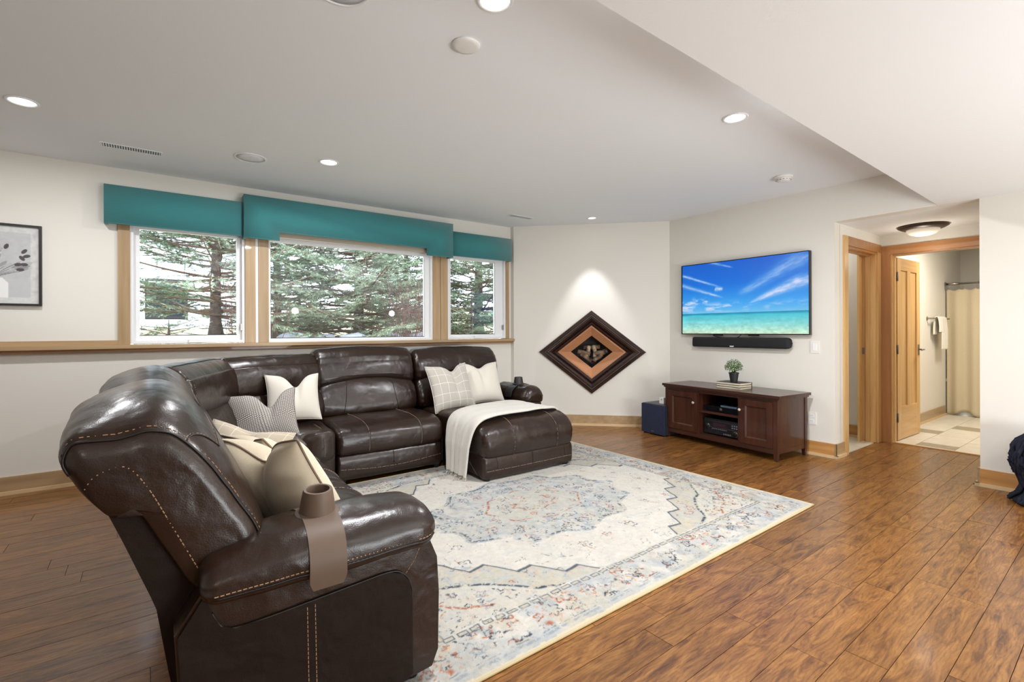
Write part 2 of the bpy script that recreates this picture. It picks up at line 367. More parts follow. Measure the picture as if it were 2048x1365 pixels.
bp = N(nt, 'ShaderNodeBump'); bp.inputs['Strength'].default_value = 0.18; bp.inputs['Distance'].default_value = 0.004; L(n1.outputs[0], bp.inputs['Height']); L(bp.outputs[0], b.inputs['Normal'])
M_sub = mat('dark_joint', (52, 30, 16), 0.8)

floor = D.objects.new('floor', None)
floor = struct(boxes('floor', [((XL, YB, -0.06), (XT+0.1, YW+0.01, -0.004)), ((XT+0.1, 0.86, -0.06), (6.26, 1.86, -0.004))], M_sub))
floor_plain = struct(bxo('floor_rear', (XL, YB, -0.03), (XT, -0.32, 0.0), mat('rear_wood_floor', (140, 90, 52), 0.4, var=(4, (110, 66, 38), 0.2)), None))
def clip(poly, n, d):
    out = []
    for i in range(len(poly)):
        p, q2 = poly[i], poly[(i+1) % len(poly)]; a = p.dot(n)-d; c = q2.dot(n)-d
        if a <= 0: out.append(p)
        if a*c < 0: out.append(p.lerp(q2, a/(a-c)))
    return out
PW = 0.1335; pa = 0.018; pux = Vector((math.cos(pa), math.sin(pa))); puy = Vector((-math.sin(pa), math.cos(pa)))
rp = random.Random(11); row = -3
while True:
    y0 = -0.30+0.054+(row-0)*PW+0.0
    if y0 > 5.2: break
    x = -1.55-rp.random()*0.9
    while x < 6.4:
        ln = rp.uniform(0.75, 1.45)
        g = 0.0011
        c = [pux*(x+g)+puy*(y0+g), pux*(x+ln-g)+puy*(y0+g), pux*(x+ln-g)+puy*(y0+PW-g), pux*(x+g)+puy*(y0+PW-g)]
        x += ln
        cen = sum(c, Vector((0, 0)))/4
        inhall = (y0+pa*5.6 > 0.86 and y0+pa*5.6+PW < 1.90)
        poly = clip(c, Vector((-1, 0)), 1.45)
        poly = clip(poly, Vector((1, 0)), 6.24 if inhall else XT) if poly else poly
        if inhall and poly:
            poly = clip(poly, Vector((0, 1)), 1.85) if cen.x > XT else poly
        if poly: poly = clip(poly, Vector((0, 1)), YW)
        if poly: poly = clip(poly, Vector((0, -1)), 0.3)
        if poly: poly = clip(poly, Vector((1, 1)), DD) if not inhall else poly
        if len(poly) < 3: continue
        cc = sum(poly, Vector((0, 0)))/len(poly)
        bm = bmesh.new(); dz = rp.uniform(-0.0004, 0.0004)
        prism(bm, [(p.x-cc.x, p.y-cc.y, -0.006) for p in poly], (0, 0, 0.006+dz))
        try: o = fin('plank', bm, M_floor, floor, bevel=0.0009, seg=1)
        except Exception: continue
        o.location = (cc.x, cc.y, 0)
    row += 1

# bathroom and closet tile floors
M_tile = mat('cream_tile', (226, 220, 206), 0.3, var=(9, (214, 206, 190), 0.2), obj_rand=0.04)
M_tile2 = mat('taupe_tile', (150, 138, 116), 0.35, var=(14, (170, 158, 136), 0.2))
M_grout = mat('grout', (196, 188, 172), 0.8)
bf = struct(bxo('floor_bathroom', (6.24, -0.6, -0.06), (9.75, 1.9, -0.006), M_grout))
def tile(x0, y0, x1, y1, m, z=0.0, par=bf):
    if x1-x0 < 0.02 or y1-y0 < 0.02: return
    g = 0.002; bxo('tile', (x0+g, y0+g, -0.008), (x1-g, y1-g, z), m, par, bevel=0.0012, seg=1)
# rows parallel to y; accent strips as read from the photograph
acc = [(6.33, 1.27, 6.53, 1.57), (7.15, 1.58, 7.40, 1.885), (7.67, 1.27, 7.95, 1.58), (7.1, 0.6, 7.35, 0.95)]
ys = [-0.6, -0.05, 0.6, 0.95, 1.27, 1.575, 1.885]
xcols = {0: [6.26, 6.9, 7.6, 8.3, 9.0, 9.75]}
for j in range(len(ys)-1):
    cuts = [6.26, 9.75]; marks = []
    for a in acc:
        if a[1] < (ys[j]+ys[j+1])/2 < a[3]: cuts += [a[0], a[2]]; marks.append(a)
    base = 6.26+(0.31 if j % 2 else 0.0)
    cuts = sorted(set(cuts))
    full = []
    for a, c in zip(cuts, cuts[1:]):
        if c-a > 0.8:
            k = int(round((c-a)/0.62)); full += [(a+(c-a)*i/k, a+(c-a)*(i+1)/k) for i in range(k)]
        else: full.append((a, c))
    for a, c in full:
        m = M_tile2 if any(abs(a-q_[0]) < 0.01 and abs(c-q_[2]) < 0.01 for q_ in marks) else M_tile
        tile(a, ys[j], c, ys[j+1], m)
cf = struct(bxo('floor_closet', (5.18, 1.86, -0.06), (6.24, 3.4, -0.006), M_grout))
for i in range(2):
    for j in range(3): tile(5.2+i*0.52, 1.87+j*0.51, 5.72+i*0.52, 2.38+j*0.51, M_tile, 0.0, cf)

# ------------------------------------------------------------------ trim
def base_run(name, p, q2, m, h=0.132, e0=0.0, e1=0.0):
    """board against the wall from p to q2 (2D), room on the right hand side of p->q2"""
    p, q2 = Vector(p), Vector(q2); d = (q2-p).normalized(); n = Vector((d.y, -d.x))
    bm = bmesh.new(); prism(bm, [(*(p), 0), (*(q2), 0), (*(q2+n*0.014), 0), (*(p+n*0.014), 0)], (0, 0, h))
    root = struct(fin(name, bm, m, bevel=0.002, seg=1)); p = p-d*e0; q2 = q2+d*e1
    bm = bmesh.new(); prism(bm, [(*(p), 0), (*(q2), 0), (*(q2+n*0.028), 0), (*(p+n*0.028), 0)], (0, 0, 0.026))
    fin('shoe_moulding', bm, M_shoe, root, bevel=0.004, seg=2)
    return root
M_shoe = mat('pale_shoe_moulding', (214, 184, 142), 0.4)
base_run('baseboard_window', (XL, YW), (3.695, YW), M_mapleX)
base_run('baseboard_diagonal', (3.70, DD-3.70), (XT, DD-XT), M_mapleX)
base_run('baseboard_right', (XT, DD-XT), (XT, 1.836), M_mapleY, e1=0.014)
base_run('baseboard_hall', (XT-0.014, 1.85), (5.26, 1.85), M_mapleX, e0=0.014)
base_run('baseboard_column', (XT, 0.884), (XT, -0.6), M_mapleY, e0=0.014)
base_run('baseboard_column_end', (6.24, 0.87), (XT-0.014, 0.87), M_mapleX, e1=0.014)
base_run('baseboard_bathroom', (6.36, 1.885), (8.86, 1.885), M_mapleX)
base_run('baseboard_closet', (6.24, 3.4), (6.24, 1.97), M_mapleY)

# window stool: long ledge along the whole window wall
led = struct(bxo('trim_ledge', (XL, 5.00, 1.062), (3.80, YW+0.03, 1.092), M_mapleX, None, 0.004))
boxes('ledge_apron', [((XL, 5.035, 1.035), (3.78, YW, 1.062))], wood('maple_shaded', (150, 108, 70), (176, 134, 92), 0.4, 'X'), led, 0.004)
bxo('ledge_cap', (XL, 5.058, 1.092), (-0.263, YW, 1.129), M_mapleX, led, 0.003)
for i, (a, c) in enumerate(((-0.263, -0.186), (0.650, 0.735), (0.758, 0.846), (2.571, 2.662), (2.668, 2.761), (3.610, 3.655))):
    struct(bxo('trim_casing_%d' % (i+1), (a, 5.055, 1.092), (c, YW+0.001, 2.30), M_maple, None, 0.003))
struct(bxo('trim_mullion', (0.735, 5.062, 1.092), (0.758, YW, 2.2), M_white, None, 0.001))

# windows
M_glass = D.materials.new('window_glass'); M_glass.use_nodes = True; nt = M_glass.node_tree; nt.nodes.clear()
o_ = N(nt, 'ShaderNodeOutputMaterial'); tr = N(nt, 'ShaderNodeBsdfTransparent'); gl = N(nt, 'ShaderNodeBsdfGlossy'); gl.inputs['Roughness'].default_value = 0.0
ms = N(nt, 'ShaderNodeMixShader'); fr = N(nt, 'ShaderNodeFresnel'); fr.inputs[0].default_value = 1.45
nt.links.new(fr.outputs[0], ms.inputs[0]); nt.links.new(tr.outputs[0], ms.inputs[1]); nt.links.new(gl.outputs[0], ms.inputs[2]); nt.links.new(ms.outputs[0], o_.inputs[0])
def window(n, x0, x1, gx0, gx1, z0, gz0, zt=2.12, crank=True):
    root = D.objects.new('window_%d' % n, None); COL.objects.link(root); root.location = ((x0+x1)/2, YW+0.05, z0); struct(root)
    ox, oy, oz = root.location
    def B(nm, a, b_, m, bv=0.003): return bxo(nm, (a[0]-ox, a[1]-oy, a[2]-oz), (b_[0]-ox, b_[1]-oy, b_[2]-oz), m, root, bv)
    # outer frame (jambs, sill, head)
    B('jamb', (x0, YW-0.002, z0), (x0+0.022, YW+0.12, zt), M_white); B('jamb', (x1-0.03, YW-0.002, z0), (x1, YW+0.12, zt), M_white)
    B('frame_sill', (x0+0.022, YW, z0), (x1-0.03, YW+0.12, z0+0.022), M_white); B('frame_head', (x0+0.022, YW, zt-0.02), (x1-0.03, YW+0.12, zt), M_white)
    # sash
    sw = gx0-x0-0.022
    B('sash_stile', (x0+0.022, YW+0.035, z0+0.022), (gx0, YW+0.075, zt-0.02), M_white); B('sash_stile', (gx1+0.012, YW+0.035, z0+0.022), (x1-0.03, YW+0.075, zt-0.02), M_white)
    B('sash_rail', (gx0, YW+0.035, z0+0.022), (gx1+0.012, YW+0.075, gz0), M_white); B('sash_rail', (gx0, YW+0.035, zt-0.06), (gx1+0.012, YW+0.075, zt-0.02), M_white)
    B('pane', (gx0-0.005, YW+0.052, gz0-0.005), (gx1+0.017, YW+0.056, zt-0.055), M_glass, 0)
    B('gasket', (gx0, YW+0.046, gz0), (gx1+0.012, YW+0.060, gz0+0.006), M_blackm, 0)
    if crank:
        cx = (gx0+gx1)/2+0.05
        B('crank_housing', (cx-0.06, YW-0.018, z0+0.003), (cx+0.06, YW+0.035, z0+0.028), M_white, 0.006)
        B('sash_lock', (x1-0.030, YW+0.004, z0+0.11), (x1-0.042, YW+0.03, z0+0.17), M_steel, 0.002)
window(1, -0.186, 0.655, -0.125, 0.575, 1.098, 1.165)
window(2, 0.84, 2.575, 0.870, 2.475, 1.092, 1.128, crank=False)
window(3, 2.755, 3.615, 2.83, 3.46, 1.098, 1.150)

# ------------------------------------------------------------------ doors and casings of the hall
def csg(name, lst, m, bv=0.003): return struct(boxes(name, lst, m, None, bv))
csg('trim_closet_left', [((5.25, 1.832, 0), (5.335, 1.85, 2.092))], M_fir)
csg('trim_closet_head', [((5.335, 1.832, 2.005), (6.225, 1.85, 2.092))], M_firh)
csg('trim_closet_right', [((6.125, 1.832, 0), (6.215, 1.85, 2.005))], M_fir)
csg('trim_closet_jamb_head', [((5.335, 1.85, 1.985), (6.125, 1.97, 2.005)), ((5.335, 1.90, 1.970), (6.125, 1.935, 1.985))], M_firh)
csg('trim_closet_jamb_left', [((5.30, 1.85, 0), (5.335, 1.97, 1.985))], M_fir)
jr = csg('trim_closet_jamb_right', [((6.10, 1.85, 0), (6.125, 1.97, 1.985)), ((6.085, 1.90, 0), (6.10, 1.935, 1.97))], M_fir)
csg('trim_closet_rear_casing', [((6.02, 1.97, 0), (6.10, 1.988, 2.05))], M_fir)
bxo('strike_plate', (6.097, 1.948, 0.93), (6.101, 1.968, 1.00), M_pewter, jr)
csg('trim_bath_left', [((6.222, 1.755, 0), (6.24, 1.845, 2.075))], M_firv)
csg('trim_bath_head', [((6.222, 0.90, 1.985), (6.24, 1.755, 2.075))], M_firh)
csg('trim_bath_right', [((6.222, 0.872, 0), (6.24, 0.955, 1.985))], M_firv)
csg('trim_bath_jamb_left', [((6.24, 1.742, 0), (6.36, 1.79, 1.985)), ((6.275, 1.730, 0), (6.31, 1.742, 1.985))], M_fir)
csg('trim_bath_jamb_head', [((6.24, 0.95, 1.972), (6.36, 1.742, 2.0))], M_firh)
csg('trim_threshold', [((6.235, 0.95, -0.004), (6.262, 1.742, 0.007))], M_mapleY)
# open bathroom door
dr = D.objects.new('door_2', None); COL.objects.link(dr); dr.location = (6.37, 1.735, 0); dr.rotation_euler = (0, 0, math.radians(-1.5)); struct(dr)
W_, T_, H_ = 0.70, 0.038, 1.965
def db(nm, x0, z0, x1, z1, m=M_fir, y0=0.0, y1=T_, bv=0.003): return bxo(nm, (x0, y0, z0), (x1, y1, z1), m, dr, bv)
db('stile', 0, 0.008, 0.105, H_); db('stile', W_-0.105, 0.008, W_, H_); db('mullion_stile', W_/2-0.05, 0.36, W_/2+0.05, H_-0.13)
db('rail', 0.105, H_-0.13, W_-0.105, H_, M_firx); db('rail', 0.105, 0.008, W_-0.105, 0.36, M_firx)
db('panel', 0.105, 0.36, W_/2-0.05, H_-0.13, M_fir, 0.012, T_-0.012, 0); db('panel', W_/2+0.05, 0.36, W_-0.105, H_-0.13, M_fir, 0.012, T_-0.012, 0)
for z in (0.25, 0.98, 1.76):
    h = bxo('hinge', (-0.030, 0.004, z-0.045), (0.001, 0.010, z+0.045), M_pewter, dr, 0.001)
    bm = bmesh.new(); lathe(bm, [(0.0, -0.05), (0.007, -0.048), (0.007, 0.048), (0.0, 0.05)], 10, (-0.006, -0.004, z)); fin('hinge_pin', bm, M_pewter, h, smooth=True)
pl = bxo('handle_plate', (W_-0.072, -0.006, 0.90), (W_-0.032, 0.0, 1.02), M_pewter, dr, 0.002)
tubeo('lever', [(W_-0.052, -0.005, 0.965), (W_-0.052, -0.045, 0.965), (W_-0.06, -0.055, 0.965), (W_-0.10, -0.058, 0.968), (W_-0.15, -0.056, 0.962)], 0.008, M_pewter, pl, 8)
pl2 = bxo('handle_plate', (W_-0.072, T_, 0.90), (W_-0.032, T_+0.006, 1.02), M_pewter, dr, 0.002)
tubeo('lever', [(W_-0.052, T_+0.005, 0.965), (W_-0.052, T_+0.045, 0.965), (W_-0.10, T_+0.055, 0.968), (W_-0.15, T_+0.05, 0.962)], 0.008, M_pewter, pl2, 8)

# ================================================================== ceiling fittings
M_lampglow = mat('lamp_diffuser', (255, 252, 246), 0.4, emit=(255, 250, 240), estr=6)
def can(x, y, label, r=0.075, glow=M_lampglow, z=ZC):
    t = thing('recessed_light', label, 'ceiling light', (x, y, z), group='recessed ceiling lights')
    bm = bmesh.new(); lathe(bm, [(r, 0), (r, -0.004), (r*0.93, -0.008), (r*0.80, -0.006), (r*0.78, 0.0)], 40); fin('trim_ring', bm, M_white, t, smooth=True)
    bm = bmesh.new(); lathe(bm, [(r*0.80, -0.001), (r*0.5, -0.004), (0.0, -0.005)], 40); fin('lens', bm, glow, t, smooth=True)
can(-0.63, 3.92, 'recessed ceiling light at the far left of the ceiling')
can(1.10, 1.61, 'recessed ceiling light cut by the top edge of the frame', 0.075)
can(2.93, 1.62, 'recessed ceiling light nearest the lowered ceiling edge')
can(1.09, 3.93, 'recessed ceiling light above the middle of the window wall')
can(4.163, 4.072, 'small recessed accent light above the diamond fireplace', 0.055)
M_grille = mat('speaker_grille', (232, 234, 238), 0.8, bump=(700, 0.3, 0.001))
for x, y, lb in ((0.575, 1.90, 'round ceiling speaker cut by the top edge of the photo'), (0.575, 4.18, 'round ceiling speaker with grey grille near the window wall')):
    t = thing('ceiling_speaker', lb, 'speaker', (x, y, ZC), group='ceiling speakers')
    bm = bmesh.new(); lathe(bm, [(0.112, 0), (0.112, -0.005), (0.106, -0.007), (0.098, -0.006), (0.097, 0)], 48); fin('bezel', bm, M_white, t, smooth=True)
    bm = bmesh.new(); lathe(bm, [(0.0985, -0.0035), (0.05, -0.005), (0.0, -0.0055)], 48); fin('grille', bm, M_grille, t, smooth=True)
bm = bmesh.new(); lathe(bm, [(0.062, 0), (0.066, -0.004), (0.064, -0.010), (0.045, -0.013), (0.0, -0.014)], 40, (1.161, 1.942, ZC))
tag(fin('ceiling_cover_plate', bm, M_plastic, smooth=True), 'plain white round blank cover disc on the ceiling beside the top lamp', 'cover plate')
t = thing('smoke_detector', 'white round smoke detector on ceiling above the TV', 'smoke alarm', (4.40, 2.0, ZC))
bm = bmesh.new(); lathe(bm, [(0.074, 0), (0.074, -0.014), (0.066, -0.018)], 36); fin('base', bm, M_plastic, t, smooth=True)
bm = bmesh.new(); lathe(bm, [(0.058, -0.016), (0.058, -0.030), (0.050, -0.040), (0.028, -0.046), (0.0, -0.047)], 36); fin('cover', bm, M_plastic, t, smooth=True)
bm = bmesh.new()
for k in range(14):
    a = 2*PI*k/14; p = Vector((math.cos(a)*0.0575, math.sin(a)*0.0575, -0.034)); tube(bm, [p+Vector((-math.sin(a), math.cos(a), 0))*0.006, p-Vector((-math.sin(a), math.cos(a), 0))*0.006], 0.0022, 4)
fin('vent_slots', bm, M_black, t)
def vent(x0, x1, y, lb):
    t = thing('ceiling_vent', lb, 'air vent', ((x0+x1)/2, y, ZC), rz=pa); h = (x1-x0)/2; q_ = 0.042
    boxes('vent_frame', [((-h, -q_-0.009, -0.004), (h, -q_, 0)), ((-h, q_, -0.004), (h, q_+0.009, 0)), ((-h, -q_, -0.004), (-h+0.012, q_, 0)), ((h-0.012, -q_, -0.004), (h, q_, 0))], M_white, t, 0.001)
    bxo('duct', (-h+0.012, -q_, -0.0008), (h-0.012, q_, 0.0), M_black, t)
    n = int((2*h-0.024)/0.0145)
    for k in range(n):
        xx = -h+0.012+(k+0.5)*(2*h-0.024)/n; bxo('slat', (xx-0.0038, -q_, -0.0018), (xx+0.0038, q_, -0.0009), M_white, t)
vent(-0.33, 0.03, 4.485, 'white slotted ceiling vent above the left teal valance')
vent(3.27, 3.61, 4.527, 'white slotted ceiling vent in the far corner near the window end')
# hall flush light
t = thing('flush_ceiling_light', 'flush ceiling light with pewter base and white glass bowl in the hall', 'ceiling light', (5.95, 1.42, Z2))
bm = bmesh.new(); lathe(bm, [(0.19, 0), (0.195, -0.012), (0.165, -0.03), (0.14, -0.04), (0.128, -0.038)], 48); fin('base', bm, mat('bronze_base', (84, 72, 66), 0.45, 0.6), t, smooth=True)
bm = bmesh.new(); lathe(bm, [(0.128, -0.036), (0.125, -0.058), (0.10, -0.080), (0.06, -0.095), (0.0, -0.10)], 48); fin('glass_bowl', bm, mat('opal_glass', (225, 220, 210), 0.25, emit=(255, 240, 215), estr=0.35), t, smooth=True)
D.objects['hall_lamp'].location = (5.95, 1.42, 1.93)

# ================================================================== valances and blind
def teal_mat():
    m = mat('teal_upholstery', (50, 122, 126), 0.9, var=(400, (64, 136, 138), 0.3), bump=(900, 0.25, 0.001), sheen=0.3); return m
M_teal = teal_mat()
def val(x0, x1, z0, z1, yf, lb, notch=None):
    if notch:
        a, c, zn = notch; pts = [(x0, z0), (a, z0), (a, zn), (c, zn), (c, z0), (x1, z0), (x1, z1), (x0, z1)]
    else: pts = [(x0, z0), (x1, z0), (x1, z1), (x0, z1)]
    t = thing('window_valance', lb, 'valance', ((x0+x1)/2, YW, z0), group='teal cornice boxes over the windows')
    cx = (x0+x1)/2
    bm = bmesh.new(); prism(bm, [(p[0]-cx, yf-YW, p[1]-z0) for p in pts], (0, 0.022, 0)); fin('front_board', bm, M_teal, t, smooth=True, bevel=0.008, seg=3, sharp=False)
    if not notch:
        boxes('side_return', [((x0-cx, yf-YW+0.022, 0), (x0-cx+0.02, -0.001, z1-z0))], M_teal, t, 0.004)
        boxes('side_return', [((x1-cx-0.02, yf-YW+0.022, 0), (x1-cx, -0.001, z1-z0))], M_teal, t, 0.004)
    else:
        boxes('side_return', [((x0-cx, yf-YW+0.022, 0), (x0-cx+0.02, -0.001, z1-z0))], M_teal, t, 0.004)
        boxes('side_return', [((x1-cx-0.02, yf-YW+0.022, 0), (x1-cx, -0.001, z1-z0))], M_teal, t, 0.004)
    bxo('top_board', (x0-cx+0.02, yf-YW+0.022, z1-z0-0.02), (x1-cx-0.02, -0.001, z1-z0-0.002), M_teal, t)
    e = 0.004; per = [(p[0]-cx+(e if p[0] == x0 else -e if p[0] == x1 else 0), yf-YW-0.0, p[1]-z0) for p in pts]
    for p_, q_ in zip(pts, pts[1:]+pts[:1]): pass
    tubeo('welt', [(p[0]-cx, yf-YW+0.002, p[1]-z0+(0.003 if p[1] < z1 else -0.003)) for p in pts[:-1 if not notch else None]][: (len(pts)-2 if not notch else len(pts)-2)], 0.0035, M_teal, t)
val(-0.345, 0.622, 2.062, 2.370, 4.975, 'teal fabric valance over the left window, set lower on its wall')
val(2.772, 3.640, 2.077, 2.362, 4.975, 'narrowest teal fabric valance, over the right window')
val(0.626, 2.768, 2.046, 2.438, 4.935, 'widest and tallest teal valance with a raised notch, over the middle window', (0.92, 2.44, 2.125))
t = thing('roller_shade', 'beige rolled window shade under the notch of the middle valance', 'window shade', (1.70, 5.03, 2.085))
M_shade = mat('shade_fabric', (186, 176, 160), 0.8, var=(200, (176, 166, 150), 0.3))
bm = bmesh.new(); lathe(bm, [(0.0, -0.845), (0.034, -0.845), (0.034, 0.845), (0.0, 0.845)], 28, (0, 0.0, 0.085), Matrix.Rotation(PI/2, 3, 'Y')); fin('roll', bm, M_shade, t, smooth=True, sharp=True)
bxo('hem_bar', (-0.84, -0.010, 0.0), (0.84, 0.004, 0.085), M_shade, t, 0.003)

# ================================================================== TV, soundbar
def tv_picture():
    nx, ny = 320, 180; u = np.linspace(0, 1, nx)[:, None]*np.ones((1, ny)); v = np.ones((nx, 1))*np.linspace(0, 1, ny)[None, :]
    rgb = np.zeros((nx, ny, 3)); hz = 0.285
    g = lambda *s: [np.interp(v, [p for p, c in s], [c[i] for p, c in s]) for i in range(3)]
    sky = np.stack(g((hz, (110, 190, 235)), (0.42, (60, 160, 235)), (0.7, (10, 110, 215)), (1.0, (5, 92, 200))), -1)
    sea = np.stack(g((0, (205, 230, 200)), (0.08, (165, 225, 212)), (0.17, (115, 208, 214)), (0.25, (75, 195, 212)), (hz, (10, 130, 170))), -1)
    n = fbm(u, v, 40, 3, 3); sea = sea+((n-0.5)*np.clip(1-v/hz, 0, 1)*60)[..., None]+((fbm(u*0.3, v, 30, 9)-0.5)*40)[..., None]*np.array([0.4, 1, 1])
    cl = np.zeros_like(u)
    def streak(x0, y0, x1, y1, w0, w1, s, seed):
        nonlocal cl
        dx, dy = x1-x0, y1-y0; L2 = dx*dx+dy*dy; t = ((u-x0)*dx+(v-y0)*dy)/L2; d = ((v-y0)*dx-(u-x0)*dy)/math.sqrt(L2)
        w_ = w0+(w1-w0)*np.clip(t, 0, 1); a = np.exp(-(d/w_)**2)*np.clip(t*8+0.5, 0, 1)*np.clip((1.02-t)*5, 0, 1)
        a *= 0.35+1.1*fbm(u*0.6+t*1.5, v+d*8, 6, seed); cl = np.maximum(cl, a*s)
    streak(0.60, 0.42, 1.05, 0.72, 0.012, 0.085, 1.0, 1); streak(0.52, 0.55, 1.05, 1.02, 0.03, 0.10, 0.55, 21)
    streak(0.0, 0.86, 0.36, 0.64, 0.018, 0.010, 0.9, 2); streak(-0.02, 0.72, 0.37, 0.50, 0.028, 0.010, 0.8, 4)
    streak(0.24, 1.02, 0.46, 0.90, 0.02, 0.008, 0.6, 5); streak(0.3, 0.63, 0.37, 0.62, 0.03, 0.02, 1.0, 6)
    low = np.clip((fbm(u*1.4, v*2.6, 9, 12, 4)-0.50)*5, 0, 1)*np.exp(-((v-0.37)/0.055)**2)*np.where(u < 0.5, 1.0, 0.45); cl = np.maximum(cl, low)
    low = np.clip((fbm(u*2, v*3.6, 9, 32, 4)-0.52)*5, 0, 1)*np.exp(-((v-0.45)/0.05)**2)*(u < 0.25); cl = np.maximum(cl, low)
    cl = np.clip(cl, 0, 1)[..., None]
    sky = sky*(1-cl*0.88)+np.array([225, 222, 245])*cl*0.88
    rgb = np.where((v > hz)[..., None], sky, sea)
    return nx, ny, nl(np.clip(rgb, 0, 255))
tvt = thing('television', 'thin black framed flat TV on the wall showing a tropical sea', 'television', (5.003, 2.738, 1.145))
# local: x depth (towards wall +), y along wall (left end = +y), z up
TW, TH = 0.697, 0.808
bxo('case', (0.012, -TW, 0.0), (0.045, TW, TH), M_black, tvt, 0.003)
boxes('bezel', [((0.0, -TW, 0.0), (0.012, TW, 0.009)), ((0.0, -TW, TH-0.006), (0.012, TW, TH)), ((0.0, -TW, 0.009), (0.012, -TW+0.006, TH-0.006)), ((0.0, TW-0.006, 0.009), (0.012, TW, TH-0.006))], mat('tv_bezel', (20, 21, 24), 0.3, 0.5), tvt, 0.001)
nx, ny, rgb = tv_picture(); yy = np.linspace(TW-0.007, -TW+0.007, nx); zz = np.linspace(0.010, TH-0.007, ny)
co = np.zeros((nx, ny, 3)); co[..., 0] = 0.010; co[..., 1] = yy[:, None]; co[..., 2] = zz[None, :]
me = grid_mesh(nx, ny, co); vcol(me, rgb.reshape(-1, 3))
m = D.materials.new('tv_screen_image'); m.use_nodes = True; nt = m.node_tree; b = nt.nodes['Principled BSDF']; ca = N(nt, 'ShaderNodeVertexColor'); ca.layer_name = 'Col'
b.inputs['Base Color'].default_value = (0.01, 0.01, 0.01, 1); b.inputs['Roughness'].default_value = 0.3
nt.links.new(ca.outputs[0], b.inputs['Emission Color']); b.inputs['Emission Strength'].default_value = 0.95
link('screen', me, m, tvt)
bxo('wall_mount', (0.045, -0.25, 0.2), (0.060, 0.25, 0.6), M_black, tvt)
boxes('bottom_bracket', [((0.005, 0.20, -0.014), (0.04, 0.30, 0.0))], M_black, tvt, 0.002); boxes('bottom_bracket', [((0.005, -0.20, -0.014), (0.04, -0.10, 0.0))], M_black, tvt, 0.002)
sb = thing('soundbar', 'long black soundbar mounted on the wall under the TV', 'soundbar', (4.985, 2.75, 1.01))
def sbprof(u, a, b): return a, b
c = Cushion([(0, 0), (0.035, -0.005), (0.070, 0.0), (0.078, 0.05), (0.070, 0.10), (0.035, 0.105), (0.0, 0.10), (-0.006, 0.05)], 1.08, (0, -0.545, 0), (0, 1, 0), (1, 0, 0), r0=0.052, r1=0.02, wob=0, n=48)
c.build('grille_body', M_blackm, sb, 10)
bxo('name_badge', (-0.0085, 0.03, 0.004), (-0.006, 0.075, 0.014), M_plastic, sb)
tag(tubeo('tv_cable', [(5.03, 3.05, 1.15), (5.025, 3.03, 1.125), (5.03, 2.99, 1.118), (5.035, 2.93, 1.112), (5.03, 2.80, 1.108), (5.03, 2.75, 1.12), (5.03, 2.72, 1.15)], 0.004, M_black), 'thin black cable sagging between TV and soundbar', 'cable')

# wall plates
def plate(x, y, z, nx_, w_, h_, lb, kind='switch'):
    t = thing('light_switch' if kind == 'switch' else 'power_outlet', lb, kind if kind != 'switch' else 'light switch', (x, y, z), rz=nx_)
    bxo('plate', (-0.006, -w_/2, -h_/2), (0, w_/2, h_/2), M_plastic, t, 0.003)
    if kind == 'switch': bxo('rocker', (-0.010, -0.017, -0.034), (-0.006, 0.017, 0.034), M_white, t, 0.002)
    else:
        for s in (-1, 1):
            r = bxo('socket', (-0.008, -0.017, s*0.026-0.014), (-0.006, 0.017, s*0.026+0.014), M_white, t, 0.004)
            boxes('slots', [((-0.0085, -0.008, s*0.026-0.004), (-0.0078, -0.006, s*0.026+0.006)), ((-0.0085, 0.006, s*0.026-0.004), (-0.0078, 0.008, s*0.026+0.006))], M_black, r)
plate(XT, 2.018, 1.03, 0, 0.075, 0.118, 'white rocker light switch on the wall right of the soundbar')
plate(XT, 2.045, 0.345, 0, 0.072, 0.118, 'white power outlet low on the wall beside the media console', 'power outlet')
plate(6.24, 2.20, 1.10, 0, 0.12, 0.118, 'switch plate on the wall seen through the narrow doorway')
plate(6.24, 2.18, 0.36, 0, 0.075, 0.118, 'white outlet seen low through the narrow doorway', 'power outlet')

# ================================================================== diamond fireplace
fp = thing('diamond_fireplace', 'diamond shaped gas fireplace in stepped dark wood frame on diagonal wall', 'fireplace', tuple(CF))
def frame_piece(name, k, rings, m, parent):
    vs = [(-hd, HW), (Vector((0, 0, 1)), HH), (hd, HW), (Vector((0, 0, -1)), HH)]
    a, ha = vs[k]; c_, hc = vs[(k+1) % 4]; bm = bmesh.new(); rows = []
    for s, d in rings: rows.append((bm.verts.new(a*ha*s+nd*d), bm.verts.new(c_*hc*s+nd*d)))
    for p, q2 in zip(rows, rows[1:]): bm.faces.new((p[0], p[1], q2[1], q2[0]))
    return fin(name, bm, m, parent)
M_fpw = mat('fireplace_dark_wood', (42, 27, 24), 0.25, var=(6, (60, 39, 34), 0.2), coat=0.6)
M_copper = mat('copper_panel', (178, 122, 84), 0.5, var=(5, (190, 136, 96), 0.3))
for k in range(4):
    frame_piece('moulding', k, [(1.0, 0.0), (1.0, 0.020), (0.99, 0.030), (0.905, 0.060), (0.90, 0.050), (0.885, 0.050), (0.882, 0.070), (0.868, 0.078), (0.852, 0.070), (0.850, 0.056), (0.835, 0.056), (0.832, 0.066), (0.82, 0.068), (0.77, 0.050), (0.735, 0.024), (0.725, 0.020), (0.722, 0.040), (0.706, 0.048), (0.690, 0.040), (0.688, 0.022), (0.64, 0.006), (0.630, -0.03)], M_fpw, fp)
    frame_piece('copper_panel', k, [(0.67, -0.002), (0.60, -0.001), (0.395, -0.075)], M_copper, fp)
    frame_piece('firebox_wall', k, [(0.395, -0.075), (0.41, -0.09), (0.46, -0.34)], mat('sooty_steel', (48, 40, 36), 0.5) if k == 0 else D.materials['sooty_steel'], fp)
bm = bmesh.new(); s = 0.46
